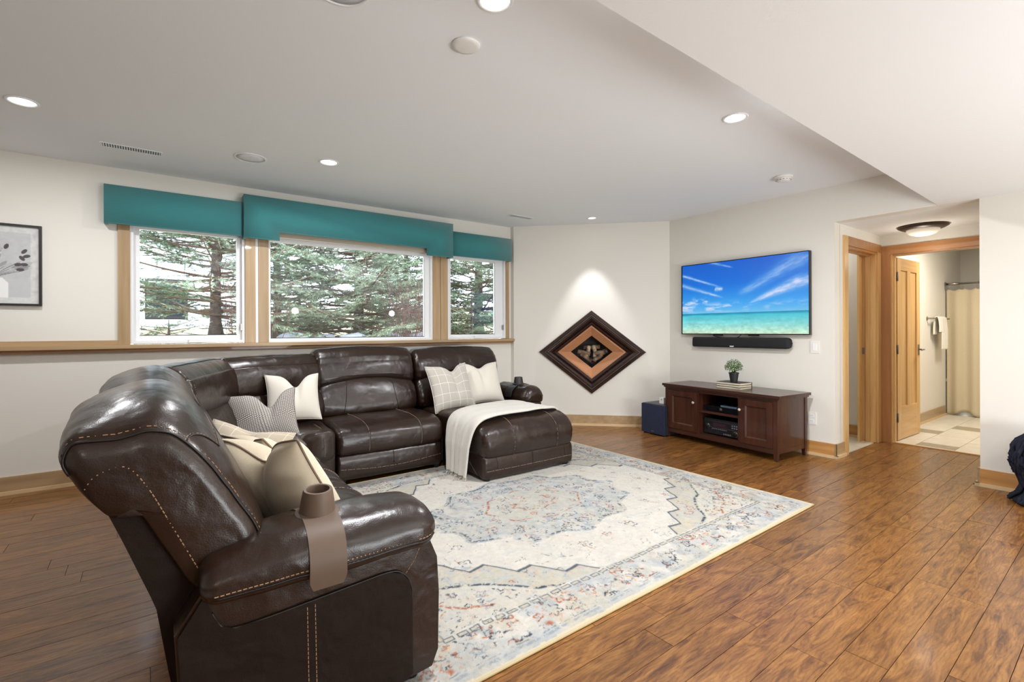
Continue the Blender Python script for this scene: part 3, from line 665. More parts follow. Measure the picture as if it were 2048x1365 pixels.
bm.faces.new([bm.verts.new(p*s-nd*0.34) for p in (-hd*HW, Vector((0, 0, HH)), hd*HW, Vector((0, 0, -HH)))]); fin('firebox_back', bm, D.materials['sooty_steel'], fp)
M_log = mat('ceramic_log', (150, 122, 98), 0.85, var=(14, (48, 34, 28), 0.16), bump=(30, 0.8, 0.01)); M_loga = mat('ash_log', (226, 204, 172), 0.85, var=(16, (84, 62, 50), 0.2), bump=(30, 0.8, 0.01))
def log(p, q2, r, m, nm='log'):
    p, q2 = Vector(p), Vector(q2); bm = bmesh.new(); pts = []
    for i in range(9): t_ = i/8; pts.append(p.lerp(q2, t_)+Vector((mnoise.noise(Vector((t_*3, r*50, 1))), mnoise.noise(Vector((t_*3, r*50, 5))), mnoise.noise(Vector((t_*3, r*70, 9)))))*0.02)
    tube(bm, pts, r, 12)
    for v in bm.verts: v.co += v.co.normalized()*mnoise.noise(v.co*30)*0.008
    fin(nm, bm, m, fp, smooth=True)
J = lambda h, z, d: hd*h+Vector((0, 0, z))-nd*d
log(J(-0.17, 0.0, 0.15), J(-0.03, -0.035, 0.13), 0.030, M_log); log(J(-0.06, -0.07, 0.13), J(-0.035, 0.07, 0.2), 0.026, M_loga); log(J(0.05, -0.07, 0.12), J(0.025, 0.075, 0.2), 0.026, M_loga)
log(J(0.05, -0.03, 0.13), J(0.19, 0.005, 0.15), 0.032, M_log); log(J(-0.13, -0.03, 0.11), J(-0.01, -0.115, 0.10), 0.026, M_log); log(J(0.13, -0.035, 0.11), J(0.02, -0.115, 0.10), 0.026, M_log); log(J(-0.10, 0.045, 0.22), J(0.10, 0.06, 0.22), 0.028, M_log)
bm = bmesh.new()
for i in range(60):
    h_ = random.uniform(-0.11, 0.11); z_ = -0.16+abs(h_)*0.75+random.uniform(0, 0.02); bmesh.ops.create_icosphere(bm, subdivisions=1, radius=random.uniform(0.005, 0.010), matrix=Matrix.Translation(J(h_, z_, random.uniform(0.10, 0.18))))
tag(fin('embers', bm, mat('glass_ember', (92, 58, 66), 0.12, coat=1.0), fp), kind='stuff')

# ================================================================== media console
ST = thing('media_console', 'dark espresso wood media console with two panel doors and open middle shelf', 'tv stand', (4.49, 2.10, 0), rz=-math.radians(5))
# local: x = depth, y = along front (0 right .. 1.28 left)
SD, SW, SH = 0.50, 1.275, 0.60
def sbx(nm, a, c_, m=M_espresso, par=ST, bv=0.003): return bxo(nm, a, c_, m, par, bv)
sbx('top', (-0.022, -0.030, 0.575), (SD+0.01, SW+0.028, 0.60), M_espressoY); sbx('top_moulding', (-0.010, -0.016, 0.558), (SD, SW+0.014, 0.575), M_espressoY)
for (x, y) in ((0, 0), (0, SW-0.04), (SD-0.04, 0), (SD-0.04, SW-0.04)):
    bm = bmesh.new(); z0 = 0.09
    q4 = lambda z, i: [(x+i, y+i, z), (x+0.04-i, y+i, z), (x+0.04-i, y+0.04-i, z), (x+i, y+0.04-i, z)]
    R = [[bm.verts.new(p) for p in q4(z, i)] for z, i in ((0, 0.007), (0.09, 0), (0.558, 0))]
    for A, B in zip(R, R[1:]):
        for k in range(4): bm.faces.new((A[k], A[(k+1) % 4], B[(k+1) % 4], B[k]))
    bm.faces.new(R[0][::-1]); bm.faces.new(R[-1]); fin('leg', bm, M_espresso, ST, bevel=0.002)
for y in (0.006, SW-0.024): sbx('side_panel', (0.04, y, 0.10), (SD-0.04, y+0.018, 0.558)); sbx('side_rail', (0.04, y-0.002, 0.07), (SD-0.04, y+0.022, 0.11))
sbx('bottom_rail', (0.004, 0.04, 0.065), (0.03, SW-0.04, 0.112), M_espressoY); sbx('top_rail', (0.004, 0.04, 0.535), (0.03, SW-0.04, 0.558), M_espressoY)
sbx('bottom_board', (0.03, 0.02, 0.10), (SD-0.02, SW-0.02, 0.115), M_espressoY); sbx('back_board', (SD-0.02, 0.04, 0.10), (SD-0.01, SW-0.04, 0.558))
for y in (0.372, 0.835): sbx('divider', (0.004, y, 0.112), (SD-0.02, y+0.018, 0.558))
sbx('shelf', (0.02, 0.39, 0.335), (SD-0.03, 0.835, 0.357), M_espressoY)
for (y0, y1, ky) in ((0.042, 0.370, 0.355), (0.855, 1.233, 0.885)):
    w_ = 0.058
    d_ = boxes('door', [((-0.006, y0, 0.115), (0.014, y0+w_, 0.533)), ((-0.006, y1-w_, 0.115), (0.014, y1, 0.533)), ((-0.006, y0+w_, 0.533-w_), (0.014, y1-w_, 0.533)), ((-0.006, y0+w_, 0.115), (0.014, y1-w_, 0.115+w_))], M_espresso, ST, 0.002)
    sbx('panel', (0.006, y0+w_-0.004, 0.115+w_-0.004), (0.012, y1-w_+0.004, 0.533-w_+0.004), M_espresso, d_, 0)
    bm = bmesh.new(); a_ = (y0+w_, 0.115+w_); c_ = (y1-w_, 0.533-w_)
    fr1 = [(a_[0], a_[1]), (c_[0], a_[1]), (c_[0], c_[1]), (a_[0], c_[1])]; e_ = 0.012; fr2 = [(a_[0]+e_, a_[1]+e_), (c_[0]-e_, a_[1]+e_), (c_[0]-e_, c_[1]-e_), (a_[0]+e_, c_[1]-e_)]
    V1 = [bm.verts.new((-0.006, *p)) for p in fr1]; V2 = [bm.verts.new((0.0055, *p)) for p in fr2]
    for k in range(4): bm.faces.new((V1[k], V1[(k+1) % 4], V2[(k+1) % 4], V2[k]))
    fin('inner_moulding', bm, M_espresso, d_)
    bm = bmesh.new(); lathe(bm, [(0.005, 0), (0.005, 0.012), (0.013, 0.018), (0.015, 0.024), (0.011, 0.031), (0.0, 0.033)], 20, (-0.006, ky, 0.43), Matrix.Rotation(-PI/2, 3, 'Y')); fin('knob', bm, mat('crystal_knob', (215, 205, 195), 0.12, 0.5) if 'crystal_knob' not in D.materials else D.materials['crystal_knob'], d_, smooth=True)
# electronics (own things, placed with the console's matrix)
SM = Matrix.Translation((4.49, 2.10, 0)) @ Matrix.Rotation(-math.radians(5), 4, 'Z')
def on_st(name, label, cat, x, y, z, group=None, rz=0.0):
    p = SM @ Vector((x, y, z)); return thing(name, label, cat, tuple(p), rz=-math.radians(5)+rz, group=group)
t = on_st('av_receiver', 'black stereo receiver with knobs in lower middle shelf of console', 'receiver', 0.06, 0.605, 0.115)
bxo('case', (0.008, -0.205, 0.014), (0.33, 0.205, 0.165), M_black, t, 0.003); bxo('front_panel', (0, -0.207, 0.012), (0.008, 0.207, 0.167), mat('panel_black', (26, 28, 34), 0.25), t, 0.002)
bxo('display', (-0.001, -0.04, 0.092), (0.0, 0.10, 0.128), mat('display_window', (52, 30, 46), 0.15), t)
for yy_, zz_, r_ in ((0.165, 0.085, 0.021), (-0.15, 0.045, 0.023)):
    bm = bmesh.new(); lathe(bm, [(r_, 0), (r_*0.95, 0.016), (r_*0.8, 0.019), (0, 0.019)], 24, (0, yy_, zz_), Matrix.Rotation(-PI/2, 3, 'Y')); k_ = fin('knob', bm, M_black, t, smooth=True, sharp=True)
    bm = bmesh.new(); lathe(bm, [(r_*1.12, 0), (r_*1.15, 0.002), (r_*1.05, 0.003)], 24, (-0.0005, yy_, zz_), Matrix.Rotation(-PI/2, 3, 'Y')); fin('knob_ring', bm, M_steel, k_)
bm = bmesh.new()
for i in range(8): box(bm, (-0.004, 0.10-i*0.022, 0.064), (0, 0.112-i*0.022, 0.070))
for i in range(5): box(bm, (-0.004, -0.03-i*0.018, 0.022), (0, -0.020-i*0.018, 0.034))
for i in range(3):
    for j in range(2): box(bm, (-0.004, -0.125-i*0.024, 0.098+j*0.022), (0, -0.111-i*0.024, 0.110+j*0.022))
fin('buttons', bm, mat('button_grey', (150, 155, 170), 0.35, 0.6), t); boxes('silver_line', [((-0.0015, -0.20, 0.080), (0, 0.14, 0.083)), ((-0.0015, -0.2, 0.142), (0, 0.2, 0.144))], M_steel, t)
for s in (-0.16, 0.16): bxo('foot', (0.02, s-0.02, 0), (0.06, s+0.02, 0.014), M_black, t)
t = on_st('disc_player', 'slim black disc player on the upper middle shelf of console', 'disc player', 0.06, 0.61, 0.357)
bxo('case', (0.004, -0.205, 0.006), (0.26, 0.205, 0.052), M_black, t, 0.003); bxo('front_panel', (0, -0.205, 0.006), (0.004, 0.205, 0.054), mat('gloss_black', (16, 17, 22), 0.12), t, 0.001)
bm = bmesh.new(); lathe(bm, [(0.013, 0), (0.013, 0.005), (0.010, 0.006), (0, 0.006)], 20, (0, 0.005, 0.03), Matrix.Rotation(-PI/2, 3, 'Y')); fin('dial', bm, M_steel, t)
for s in (-0.17, 0.17): bxo('foot', (0.02, s-0.015, 0), (0.05, s+0.015, 0.006), M_black, t)
t = on_st('remote_control', 'flat grey remote lying on top of the disc player', 'remote', 0.12, 0.55, 0.409)
bxo('body', (-0.03, -0.09, 0.001), (0.03, 0.09, 0.016), mat('bluish_plastic', (92, 112, 128), 0.3), t, 0.006); boxes('keys', [((-0.02+i*0.014, -0.06+j*0.02, 0.016), (-0.012+i*0.014, -0.048+j*0.02, 0.018)) for i in range(3) for j in range(6)], M_black, t)
M_cover = mat('black_cover', (30, 28, 28), 0.5); M_page = mat('page_edges', (232, 222, 200), 0.8, scale=(1, 1, 60), var=(5, (205, 192, 165), 0.2))
for k, lb in enumerate(('bottom book of three black-covered books on the media console', 'middle book of three black-covered books on the media console', 'top book of three black-covered books, under the potted plant')):
    t = on_st('book', lb, 'book', 0.215, 0.575, 0.60+k*0.0215, 'black-covered books stacked on the console', rz=math.radians((2, -2, 0.5)[k]))
    bxo('cover', (-0.10, -0.135, 0.0), (0.10, 0.135, 0.0022), M_cover, t, 0.0005, 1); bxo('cover', (-0.10, -0.135, 0.0193), (0.10, 0.135, 0.0213), M_cover, t, 0.0005, 1)
    bxo('page_block', (-0.096, -0.131, 0.0022), (0.094, 0.131, 0.0193), M_page, t); bxo('spine', (0.094, -0.135, 0.0022), (0.10, 0.135, 0.0193), M_cover, t)
t = on_st('potted_plant', 'small bushy green plant in black pot on stacked books', 'plant', 0.215, 0.575, 0.665)
bm = bmesh.new(); lathe(bm, [(0.0, 0), (0.034, 0), (0.046, 0.082), (0.050, 0.084), (0.050, 0.094), (0.045, 0.095), (0.042, 0.080), (0.0, 0.078)], 32); fin('pot', bm, mat('black_pot', (32, 33, 36), 0.5), t, smooth=True, sharp=True)
bm = bmesh.new(); rr = random.Random(3); LC = [(62, 92, 48), (120, 146, 92), (188, 200, 160)]
leafm = []
for i, c_ in enumerate(LC): leafm.append(mat('leaf_%s' % ('dark', 'mid', 'pale')[i], c_, 0.6))
bms = [bmesh.new() for _ in LC]; stems = bmesh.new()
for i in range(760):
    th_ = rr.uniform(0, 2*PI); ph = math.acos(rr.uniform(-0.45, 1)); R_ = 0.088*rr.uniform(0.62, 1.0)
    p = Vector((R_*math.sin(ph)*math.cos(th_), R_*math.sin(ph)*math.sin(th_), 0.148+R_*math.cos(ph)*0.92)); nrm = (p-Vector((0, 0, 0.12))).normalized()
    a_ = nrm.cross(Vector((rr.uniform(-1, 1), rr.uniform(-1, 1), rr.uniform(-1, 1)))).normalized(); l_ = rr.uniform(0.010, 0.017); d_ = (a_+nrm*0.5).normalized(); s_ = d_.cross(nrm).normalized()*l_*0.33
    bb = bms[rr.choices((0, 1, 2), (5, 4, 2.2))[0]]
    vs = [bb.verts.new(p), bb.verts.new(p+d_*l_*0.5+s_), bb.verts.new(p+d_*l_), bb.verts.new(p+d_*l_*0.5-s_)]; bb.faces.new(vs)
    if i % 9 == 0: tube(stems, [(0, 0, 0.08), p*0.5+Vector((0, 0, 0.05)), p], 0.0009, 3)
for bb, m_, nm in zip(bms, leafm, ('dark_leaves', 'mid_leaves', 'pale_leaves')): tag(fin(nm, bb, m_, t), kind='stuff')
fin('stems', stems, leafm[0], t)
# subwoofer and router
t = thing('subwoofer', 'dark navy box subwoofer on the floor left of the console', 'speaker', (4.545, 3.505, 0), rz=-math.radians(4))
bxo('cabinet', (0.02, -0.165, 0.018), (0.38, 0.165, 0.35), mat('charcoal_cabinet', (40, 40, 46), 0.35), t, 0.004); bxo('front_cloth', (0, -0.163, 0.020), (0.02, 0.163, 0.345), M_navy, t, 0.004)
bxo('badge', (-0.002, -0.02, 0.040), (0.0, 0.02, 0.050), M_steel, t, 0.0005)
for x in (0.04, 0.33):
    for y in (-0.14, 0.14): bm = bmesh.new(); lathe(bm, [(0.018, 0), (0.02, 0.018)], 16, (x, y, 0)); fin('foot', bm, M_black, t)
t = thing('wifi_cube', 'small white rounded cube device on top of the subwoofer', 'router', (4.70, 3.475, 0.35))
bxo('body', (-0.03, -0.03, 0.0), (0.03, 0.03, 0.068), M_plastic, t, 0.012, 4); bm = bmesh.new(); lathe(bm, [(0.006, 0), (0.006, 0.001), (0, 0.0015)], 14, (-0.030, 0, 0.045), Matrix.Rotation(-PI/2, 3, 'Y')); fin('led', bm, M_blackm, t)

# ================================================================== sectional sofa
SO = thing('sectional_sofa', 'large brown leather reclining sectional sofa with chaise and corner wedge', 'sofa', (1.2, 3.2, 0))
def wp(o, par=SO):
    o.location = -par.location; return o
LW = dict(ud=(0, 1, 0), vd=(1, 0, 0)); BWg = dict(ud=(1, 0, 0), vd=(0, -1, 0)); YB0 = 4.50
back_full = [(-0.142, .795), (-0.178, .85), (-0.186, .905), (-0.135, .945), (-0.06, .972), (.01, .975), (.075, .935), (.135, .86), (.19, .76), (.235, .66), (.26, .56), (.235, .47), (.15, .45), (.085, .50), (.02, .62), (-.035, .75), (-.075, .81), (-.11, .80)]
def add_seam(nm, cu, pts, m, r, parent, dash=True, L_=0.010, G_=0.005, out=0.0012):
    P_ = cu.seam(pts, out)
    if dash: return stitch(nm, [P_], m, parent, r, L_, G_)
    return tubeo(nm, P_, r, m, parent, 5)
def kr(cu, a, b, n=24):
    """profile index path from control point a to control point b (control units)"""
    per = cu.n/len_prof[id(cu)]
    return [(a+(b-a)*i/n)*per for i in range(n+1)]
len_prof = {}
def cush(prof, *a, **k):
    c = Cushion(prof, *a, **k); len_prof[id(c)] = len(prof); return c
KEEP = []
# --- left wing backs
for nm, y0, L_, r0_, r1_ in (('backrest', 1.565, 0.90, 0.05, 0.07), ('backrest', 2.475, 0.86, 0.06, 0.06)):
    def fe(u, a, b, L_=L_, y0=y0):
        b2 = b
        for d_ in ((u, 0.20) if y0 < 2 else (9, 1), (L_-u, 0.10)):
            t_ = max(0, 1-d_[0]/d_[1])**2
            if t_ > 0:
                k_ = min(1, max(0, (b-0.55)/0.3)); k_ = k_*k_*(3-2*k_); b2 -= 0.052*t_*k_*min(1, max(0, (a+0.17)/0.08)); a -= 0.016*t_*min(1, max(0, (a+0.02)/0.14))
        t_ = math.sin(PI*u/L_); b2 += 0.030*t_*min(1, max(0, (b-0.85)/0.1)); return a, b2
    cu = cush(back_full, L_, (0.0, y0, 0), r0=r0_, r1=r1_, crown=0.026, n=90, wob=0.006, fn=fe, **LW); KEEP.append(cu)
    o = wp(cu.build(nm, M_leather, SO, 26))
    add_seam('piping', cu, [(0.020, k) for k in kr(cu, 1, 11, 60)], M_pipe, 0.0035, o, False, out=0.003)
    add_seam('stitching', cu, [(0.030, k) for k in kr(cu, 1, 11, 60)], M_thread, 0.0012, o)
    # curved headrest seam running from the end panel over the roll
    pth = [(0.02+0.11*(i/12), 5.9+1.2*(i/12)**1.3) for i in range(13)]+[(0.13+(L_-0.26)*i/20, 7.1-0.25*math.sin(PI*i/20)) for i in range(1, 21)]+[(L_-0.13+0.11*i/12, 7.1-1.2*(i/12)**0.8) for i in range(1, 13)]
    per = cu.n/len(back_full); pth = [(u, k*per) for u, k in pth]
    add_seam('piping', cu, pth, M_pipe, 0.002, o, False, out=0.001); add_seam('stitching', cu, [(u, k-0.35) for u, k in pth], M_thread2, 0.0011, o)
    add_seam('stitching', cu, [(L_*0.72, k) for k in kr(cu, 7, 11, 20)], M_pipe, 0.0028, o, False, out=0.001)
# end panel stitching of the nearest backrest (offset border on the end face)
EP = [(-0.146, .815), (-0.125, .845), (-0.07, .858), (-0.025, .80), (.03, .68), (.088, .55)]
stp = catmull([(0.0+a*1.0, 1.5615, b) for a, b in EP], 50, False)
o = stitch('end_stitching', [stp], M_thread, SO, 0.0013, 0.009, 0.004); wp(o); o['label'] = 'tan stitched line on the end panel'
# recline shell slab beneath the bolster
def slab(name, pts, y0, y1, m, bv=0.015, axis='Y', seg=3, sm=True):
    bm = bmesh.new()
    if axis == 'Y': prism(bm, [(p[0], y0, p[1]) for p in pts], (0, y1-y0, 0))
    else: prism(bm, [(y0, YB0-p[0], p[1]) for p in pts], (y1-y0, 0, 0))
    return wp(fin(name, bm, m, SO, smooth=sm, bevel=bv, seg=seg, sharp=True))
shell = [(-0.128, .80), (-0.075, .66), (-0.018, .50), (.008, .42), (.06, .43), (.115, .53), (.10, .56), (.02, .70), (-.02, .775), (-.06, .815)]
slab('back_shell', shell, 1.590, 3.30, M_matte, 0.010)
slab('rear_panel', [(-0.012, .50), (0.02, .28), (0.06, .05), (.12, .04), (.12, .48), (.05, .52)], 1.60, 3.32, M_matte, 0.01)
# near arm: body, side panel, pad
arm_body = [(.03, .42), (.10, .53), (.30, .545), (.68, .545), (.742, .50), (.775, .42), (.782, .30), (.778, .10), (.755, .050), (.70, .045), (.11, .03), (.05, .05)]
ab = slab('armrest_side', arm_body, 1.503, 1.735, M_leather, 0.028, seg=4)
sp = [(.037, .415), (.095, .505), (.112, .455), (.132, .415), (.165, .398), (.25, .398), (.475, .412), (.60, .418), (.645, .402), (.672, .365), (.680, .30), (.680, .06), (.66, .045), (.115, .035), (.055, .06)]
pn = bmesh.new(); prism(pn, [(p[0], 1.494, p[1]) for p in sp], (0, 0.02, 0)); pn = fin('side_panel', pn, M_matte, ab, smooth=True, bevel=0.006, seg=3, sharp=True)
tubeo('panel_groove', [(p[0], 1.4975, p[1]) for p in catmull([(a, b, 0) for a, b in sp[2:12]], 60, False) for p in [(p.x, p.y)]], 0.0035, M_pipe, pn, 5)  # dark tube stands in for the shaded groove around the panel
stitch('double_stitching', [[(0.349, 1.4935, .392), (0.352, 1.4935, .20), (0.356, 1.4935, .05)], [(0.371, 1.4935, .394), (0.374, 1.4935, .20), (0.378, 1.4935, .05)]], M_thread, pn, 0.0014, 0.009, 0.004)
stitch('corner_stitching', [[(0.66, 1.5025, .395), (0.69, 1.5025, .43), (0.715, 1.5025, .48), (0.722, 1.5035, .52)]], M_thread, ab, 0.0013)
def armpad(y0, y1, x0, L_, z0, z1, name='armrest_pad', vd=(0, 1, 0), ud=(1, 0, 0)):
    h = y1-y0; prof = [(0, z0+.035), (.012, z0+.005), (h*.3, z0), (h*.7, z0), (h-.012, z0+.005), (h, z0+.035), (h-.004, z0+.085), (h*.80, z1-.012), (h*.5, z1), (h*.22, z1-.010), (.012, z0+.085)]
    def f(u, a, b):
        t_ = min(1, u/0.28); b = b-0.040*(1-t_)**1.5*((b-z0)/(z1-z0))  # lower towards the back
        t2 = max(0, (u-(L_-0.16))/0.16); b = b-0.020*t2*t2*((b-z0)/(z1-z0)) ; return a, b
    cu = cush(prof, L_, (x0, y0, 0), ud=ud, vd=vd, r0=0.04, r1=0.075, crown=0.008, n=77, wob=0.005, fn=f); KEEP.append(cu)
    o = wp(cu.build(name, M_leather, SO, 34)); per = 7
    add_seam('piping', cu, [(0.03+(L_-0.055)*i/50, 0.25*per) for i in range(51)], M_pipe, 0.0032, o, False, out=0.001)
    add_seam('stitching', cu, [(0.03+(L_-0.055)*i/50, -0.02*per+cu.n) for i in range(51)], M_thread, 0.0014, o, True, 0.009, 0.004, 0.0015)
    return cu
PADL = armpad(1.462, 1.745, 0.085, 0.690, 0.485, 0.622)
slab('front_rail', [(.70, .05), (.735, .05), (.745, .24), (.70, .25)], 1.74, 3.66, M_leather, 0.012)
# --- left wing seats
seat_prof = [(.18, .30), (.16, .40), (.20, .455), (.34, .468), (.50, .470), (.64, .462), (.735, .440), (.788, .395), (.800, .33), (.785, .27), (.72, .245), (.45, .25)]
def seat(x0, L_, frame, o_, seams=True, name='seat_cushion', prof=seat_prof, crown=0.008, r=0.045):
    cu = cush(prof, L_, o_, r0=r, r1=r, crown=crown, n=84, wob=0.005, **frame); KEEP.append(cu)
    o = wp(cu.build(name, M_leather, SO, 20))
    if seams:
        for f_ in (0.27, 0.76):
            add_seam('stitching', cu, [(L_*f_, k) for k in kr(cu, 2.2, 9.3, 40)], M_thread2, 0.0020, o, True, 0.010, 0.003, 0.003)
            add_seam('seam_groove', cu, [(L_*f_+0.006, k) for k in kr(cu, 2.2, 9.3, 40)], M_pipe, 0.0030, o, False, out=0.001)
    return cu
seat(0, 0.735, LW, (0, 1.745, 0)); seat(0, 0.80, LW, (0, 2.485, 0))
foot_prof = [(.70, .06), (.69, .15), (.70, .235), (.745, .245), (.772, .215), (.778, .15), (.768, .08), (.745, .052)]
def foot(L_, frame, o_, prof=foot_prof):
    cu = cush(prof, L_, o_, r0=0.02, r1=0.02, crown=0.004, n=64, wob=0.003, **frame); KEEP.append(cu)
    o = wp(cu.build('footrest_panel', M_leather, SO, 16))
    add_seam('stitching', cu, [(0.02+(L_-0.04)*i/40, kr(cu, 5.1-0.35*math.sin(PI*i/40)*-1, 6, 1)[0]) for i in range(41)], M_thread2, 0.0020, o, True, 0.010, 0.003, 0.0025)
    add_seam('seam_groove', cu, [(L_/2, k) for k in kr(cu, 3, 5.2, 10)], M_pipe, 0.0028, o, False, out=0.001)
    return o
foot(0.73, LW, (0, 1.745, 0)); foot(0.79, LW, (0, 2.49, 0))
# --- two-tier backs
head = [(-.150, .79), (-.186, .85), (-.180, .93), (-.12, .985), (-.03, 1.018), (.06, 1.012), (.125, .965), (.165, .89), (.185, .80), (.180, .725), (.14, .690), (.05, .70), (-.05, .74)]
lumb = [(-.02, .52), (.00, .64), (.06, .715), (.13, .725), (.19, .690), (.235, .62), (.255, .54), (.240, .47), (.16, .44), (.05, .45)]
def back2(p0, d, L_, hz=0.0, arch=0.075, seams=True, hscale=1.0):
    """p0 rear base start, d direction (2D)"""
    d = Vector((d[0], d[1], 0)).normalized(); v = Vector((d.y, -d.x, 0))
    if v.dot(Vector((0.3, -1, 0))) < 0 and d.x > 0.5: v = -v
    def fh(u, a, b):
        t_ = u/L_; lift = arch*math.sin(PI*t_)**0.8
        if b < 0.80: b = b+lift*min(1, (0.80-b)/0.06)
        if b > 0.93: b = b+0.016*math.sin(PI*t_)+hz
        return a, b
    def fl(u, a, b):
        t_ = u/L_
        if b > 0.58: b = b+arch*math.sin(PI*t_)**0.8*(b-0.58)/0.14
        return a, b
    ch = cush(head, L_, (*p0, 0), ud=d, vd=v, r0=0.055, r1=0.055, crown=0.012, n=91, wob=0.006, fn=fh); KEEP.append(ch)
    oh = wp(ch.build('headrest', M_leather, SO, 24))
    cl = cush(lumb, L_, (*p0, 0), ud=d, vd=v, r0=0.05, r1=0.05, crown=0.006, n=80, wob=0.006, fn=fl); KEEP.append(cl)
    ol = wp(cl.build('lumbar_cushion', M_leather, SO, 24))
    add_seam('piping', ch, [(0.01+(L_-0.02)*i/40, kr(ch, 4.95, 6, 1)[0]) for i in range(41)], M_pipe, 0.0028, oh, False)
    if seams:
        for f_ in (0.25, 0.76): add_seam('stitching', cl, [(L_*f_+0.02*math.sin(i/16*PI)*(1 if f_ < .5 else -1), k) for i, k in enumerate(kr(cl, 2.2, 6.6, 20))], M_pipe, 0.0030, ol, False, out=0.001)
    return ch, cl, oh, ol
back2((1.085, YB0), (1, 0), 0.915, 0.010)
back2((2.015, YB0), (1, 0), 0.965, -0.012)
# corner: two facets
a_, b_, c_ = Vector((-0.005, 3.35)), Vector((0.335, 4.24)), Vector((1.075, 4.475))
for p, q2 in ((a_, b_), (b_+Vector((0.02, 0.01)), c_)):
    d2 = (q2-p).normalized(); v2 = Vector((d2.y, -d2.x))
    L_ = (q2-p).length
    def fh(u, a, b, L_=L_):
        if b > 0.93: b = b-0.022
        return a, b
    ch = cush(head, L_, (p.x, p.y, 0), ud=(d2.x, d2.y, 0), vd=(v2.x, v2.y, 0), r0=0.035, r1=0.035, crown=0.008, n=91, wob=0.007, fn=fh); KEEP.append(ch); oh = wp(ch.build('headrest', M_leather, SO, 22))
    add_seam('piping', ch, [(0.01+(L_-0.02)*i/40, kr(ch, 4.95, 6, 1)[0]) for i in range(41)], M_pipe, 0.0028, oh, False)
    add_seam('stitching', ch, [(0.03, k) for k in kr(ch, 4.9, 10, 40)], M_thread, 0.0014, oh)
    cl = cush(lumb, L_, (p.x, p.y, 0), ud=(d2.x, d2.y, 0), vd=(v2.x, v2.y, 0), r0=0.045, r1=0.045, crown=0.006, n=80, wob=0.006); KEEP.append(cl); wp(cl.build('lumbar_cushion', M_leather, SO, 20))
# corner seat: rounded polygon cushion
def poly_cushion(name, pts, z0, z1, rr_, m):
    P2 = catmull([(p[0], p[1], 0) for p in pts], 72); c0 = sum(P2, Vector())/len(P2); bm = bmesh.new(); rings = []
    lv = [(1-math.cos(t*PI/2/6), math.sin(t*PI/2/6)) for t in range(7)]
    seq = [(rr_*(1-s), z0+rr_*(1-c)) for c, s in [(math.cos(PI/2*k/5), math.sin(PI/2*k/5)) for k in range(6)]]
    seq = [(rr_*(1-math.sin(PI/2*k/5)), z0+rr_*(1-math.cos(PI/2*k/5))) for k in range(6)]+[(rr_*(1-math.cos(PI/2*k/6)), z1-rr_+rr_*math.sin(PI/2*k/6)) for k in range(7)]+[(rr_*2.4, z1+0.006), (rr_*4, z1+0.010)]
    for ins, z in seq:
        ring = []
        for p in P2: d_ = (p-c0); l_ = d_.length; q_ = c0+d_*(1-ins/l_); ring.append(bm.verts.new((q_.x, q_.y, z+mnoise.noise(q_*9)*0.003)))
        rings.append(ring)
    for A, B in zip(rings, rings[1:]):
        for k in range(len(A)): bm.faces.new((A[k], A[(k+1) % len(A)], B[(k+1) % len(A)], B[k]))
    for R_, z in ((rings[0], z0), (rings[-1], z1+0.012)):
        c_v = bm.verts.new((c0.x, c0.y, z))
        for k in range(len(R_)): bm.faces.new((R_[k], R_[(k+1) % len(R_)], c_v))
    return wp(fin(name, bm, m, SO, smooth=True))
cs = poly_cushion('corner_seat', [(.16, 3.31), (.45, 3.295), (.74, 3.295), (.79, 3.34), (.80, 3.48), (.845, 3.60), (.93, 3.67), (1.03, 3.69), (1.075, 3.73), (1.08, 3.95), (1.075, 4.22), (.85, 4.24), (.55, 4.10), (.30, 3.75)], 0.24, 0.458, 0.05, M_leather)
stitch('stitching', [[(0.985, 4.0, .468), (0.985, 3.80, .466), (0.985, 3.715, .452), (0.985, 3.682, .41), (0.985, 3.672, .35), (0.985, 3.68, .27)]], M_thread2, cs, 0.0013)
slab('corner_base', [(0.74, .05), (0.74, .25), (0.2, .25), (0.2, .05)], 3.3, 3.7, M_leather, 0.01)
bm = bmesh.new(); prism(bm, [(.72, 3.55, .05), (.84, 3.70, .05), (1.08, 3.76, .05), (1.08, 4.4, .05), (.1, 4.3, .05), (.1, 3.55, .05)], (0, 0, .21)); wp(fin('corner_base', bm, M_leather, SO, bevel=0.01))
# --- back wing: recliner seat and chaise
seat(0, 0.90, BWg, (1.085, YB0, 0)); foot(0.88, BWg, (1.095, YB0, 0))
slab('seat_base', [(.02, .06), (.70, .06), (.70, .28), (.02, .45)], 1.09, 2.02, M_darkcloth, 0.005, 'X')
slab('rear_panel', [(-0.02, .05), (0.02, .05), (0.0, .50), (-.10, .80), (-.14, .80), (-.06, .50)], 1.10, 2.98, M_matte, 0.008, 'X')
ch_prof = [(.20, .22), (.18, .36), (.24, .452), (.50, .472), (.85, .474), (1.10, .470), (1.235, .450), (1.318, .400), (1.352, .325), (1.350, .25), (1.325, .200), (1.25, .185), (.70, .19)]
CX0, CL = 2.035, 0.955
chs = cush(ch_prof, CL, (CX0, YB0, 0), r0=0.055, r1=0.055, crown=0.012, n=91, wob=0.006, **BWg); KEEP.append(chs)
o = wp(chs.build('chaise_cushion', M_leather, SO, 26))
for f_ in (0.30, 0.78):
    add_seam('stitching', chs, [(CL*f_, k) for k in kr(chs, 3.2, 10.2, 60)], M_thread2, 0.0022, o, True, 0.010, 0.003, 0.003); add_seam('seam_groove', chs, [(CL*f_+0.005, k) for k in kr(chs, 3.2, 10.2, 60)], M_pipe, 0.0030, o, False, out=0.001)
chf = [(1.26, .035), (1.25, .12), (1.262, .195), (1.305, .205), (1.332, .185), (1.340, .12), (1.335, .05), (1.315, .028)]
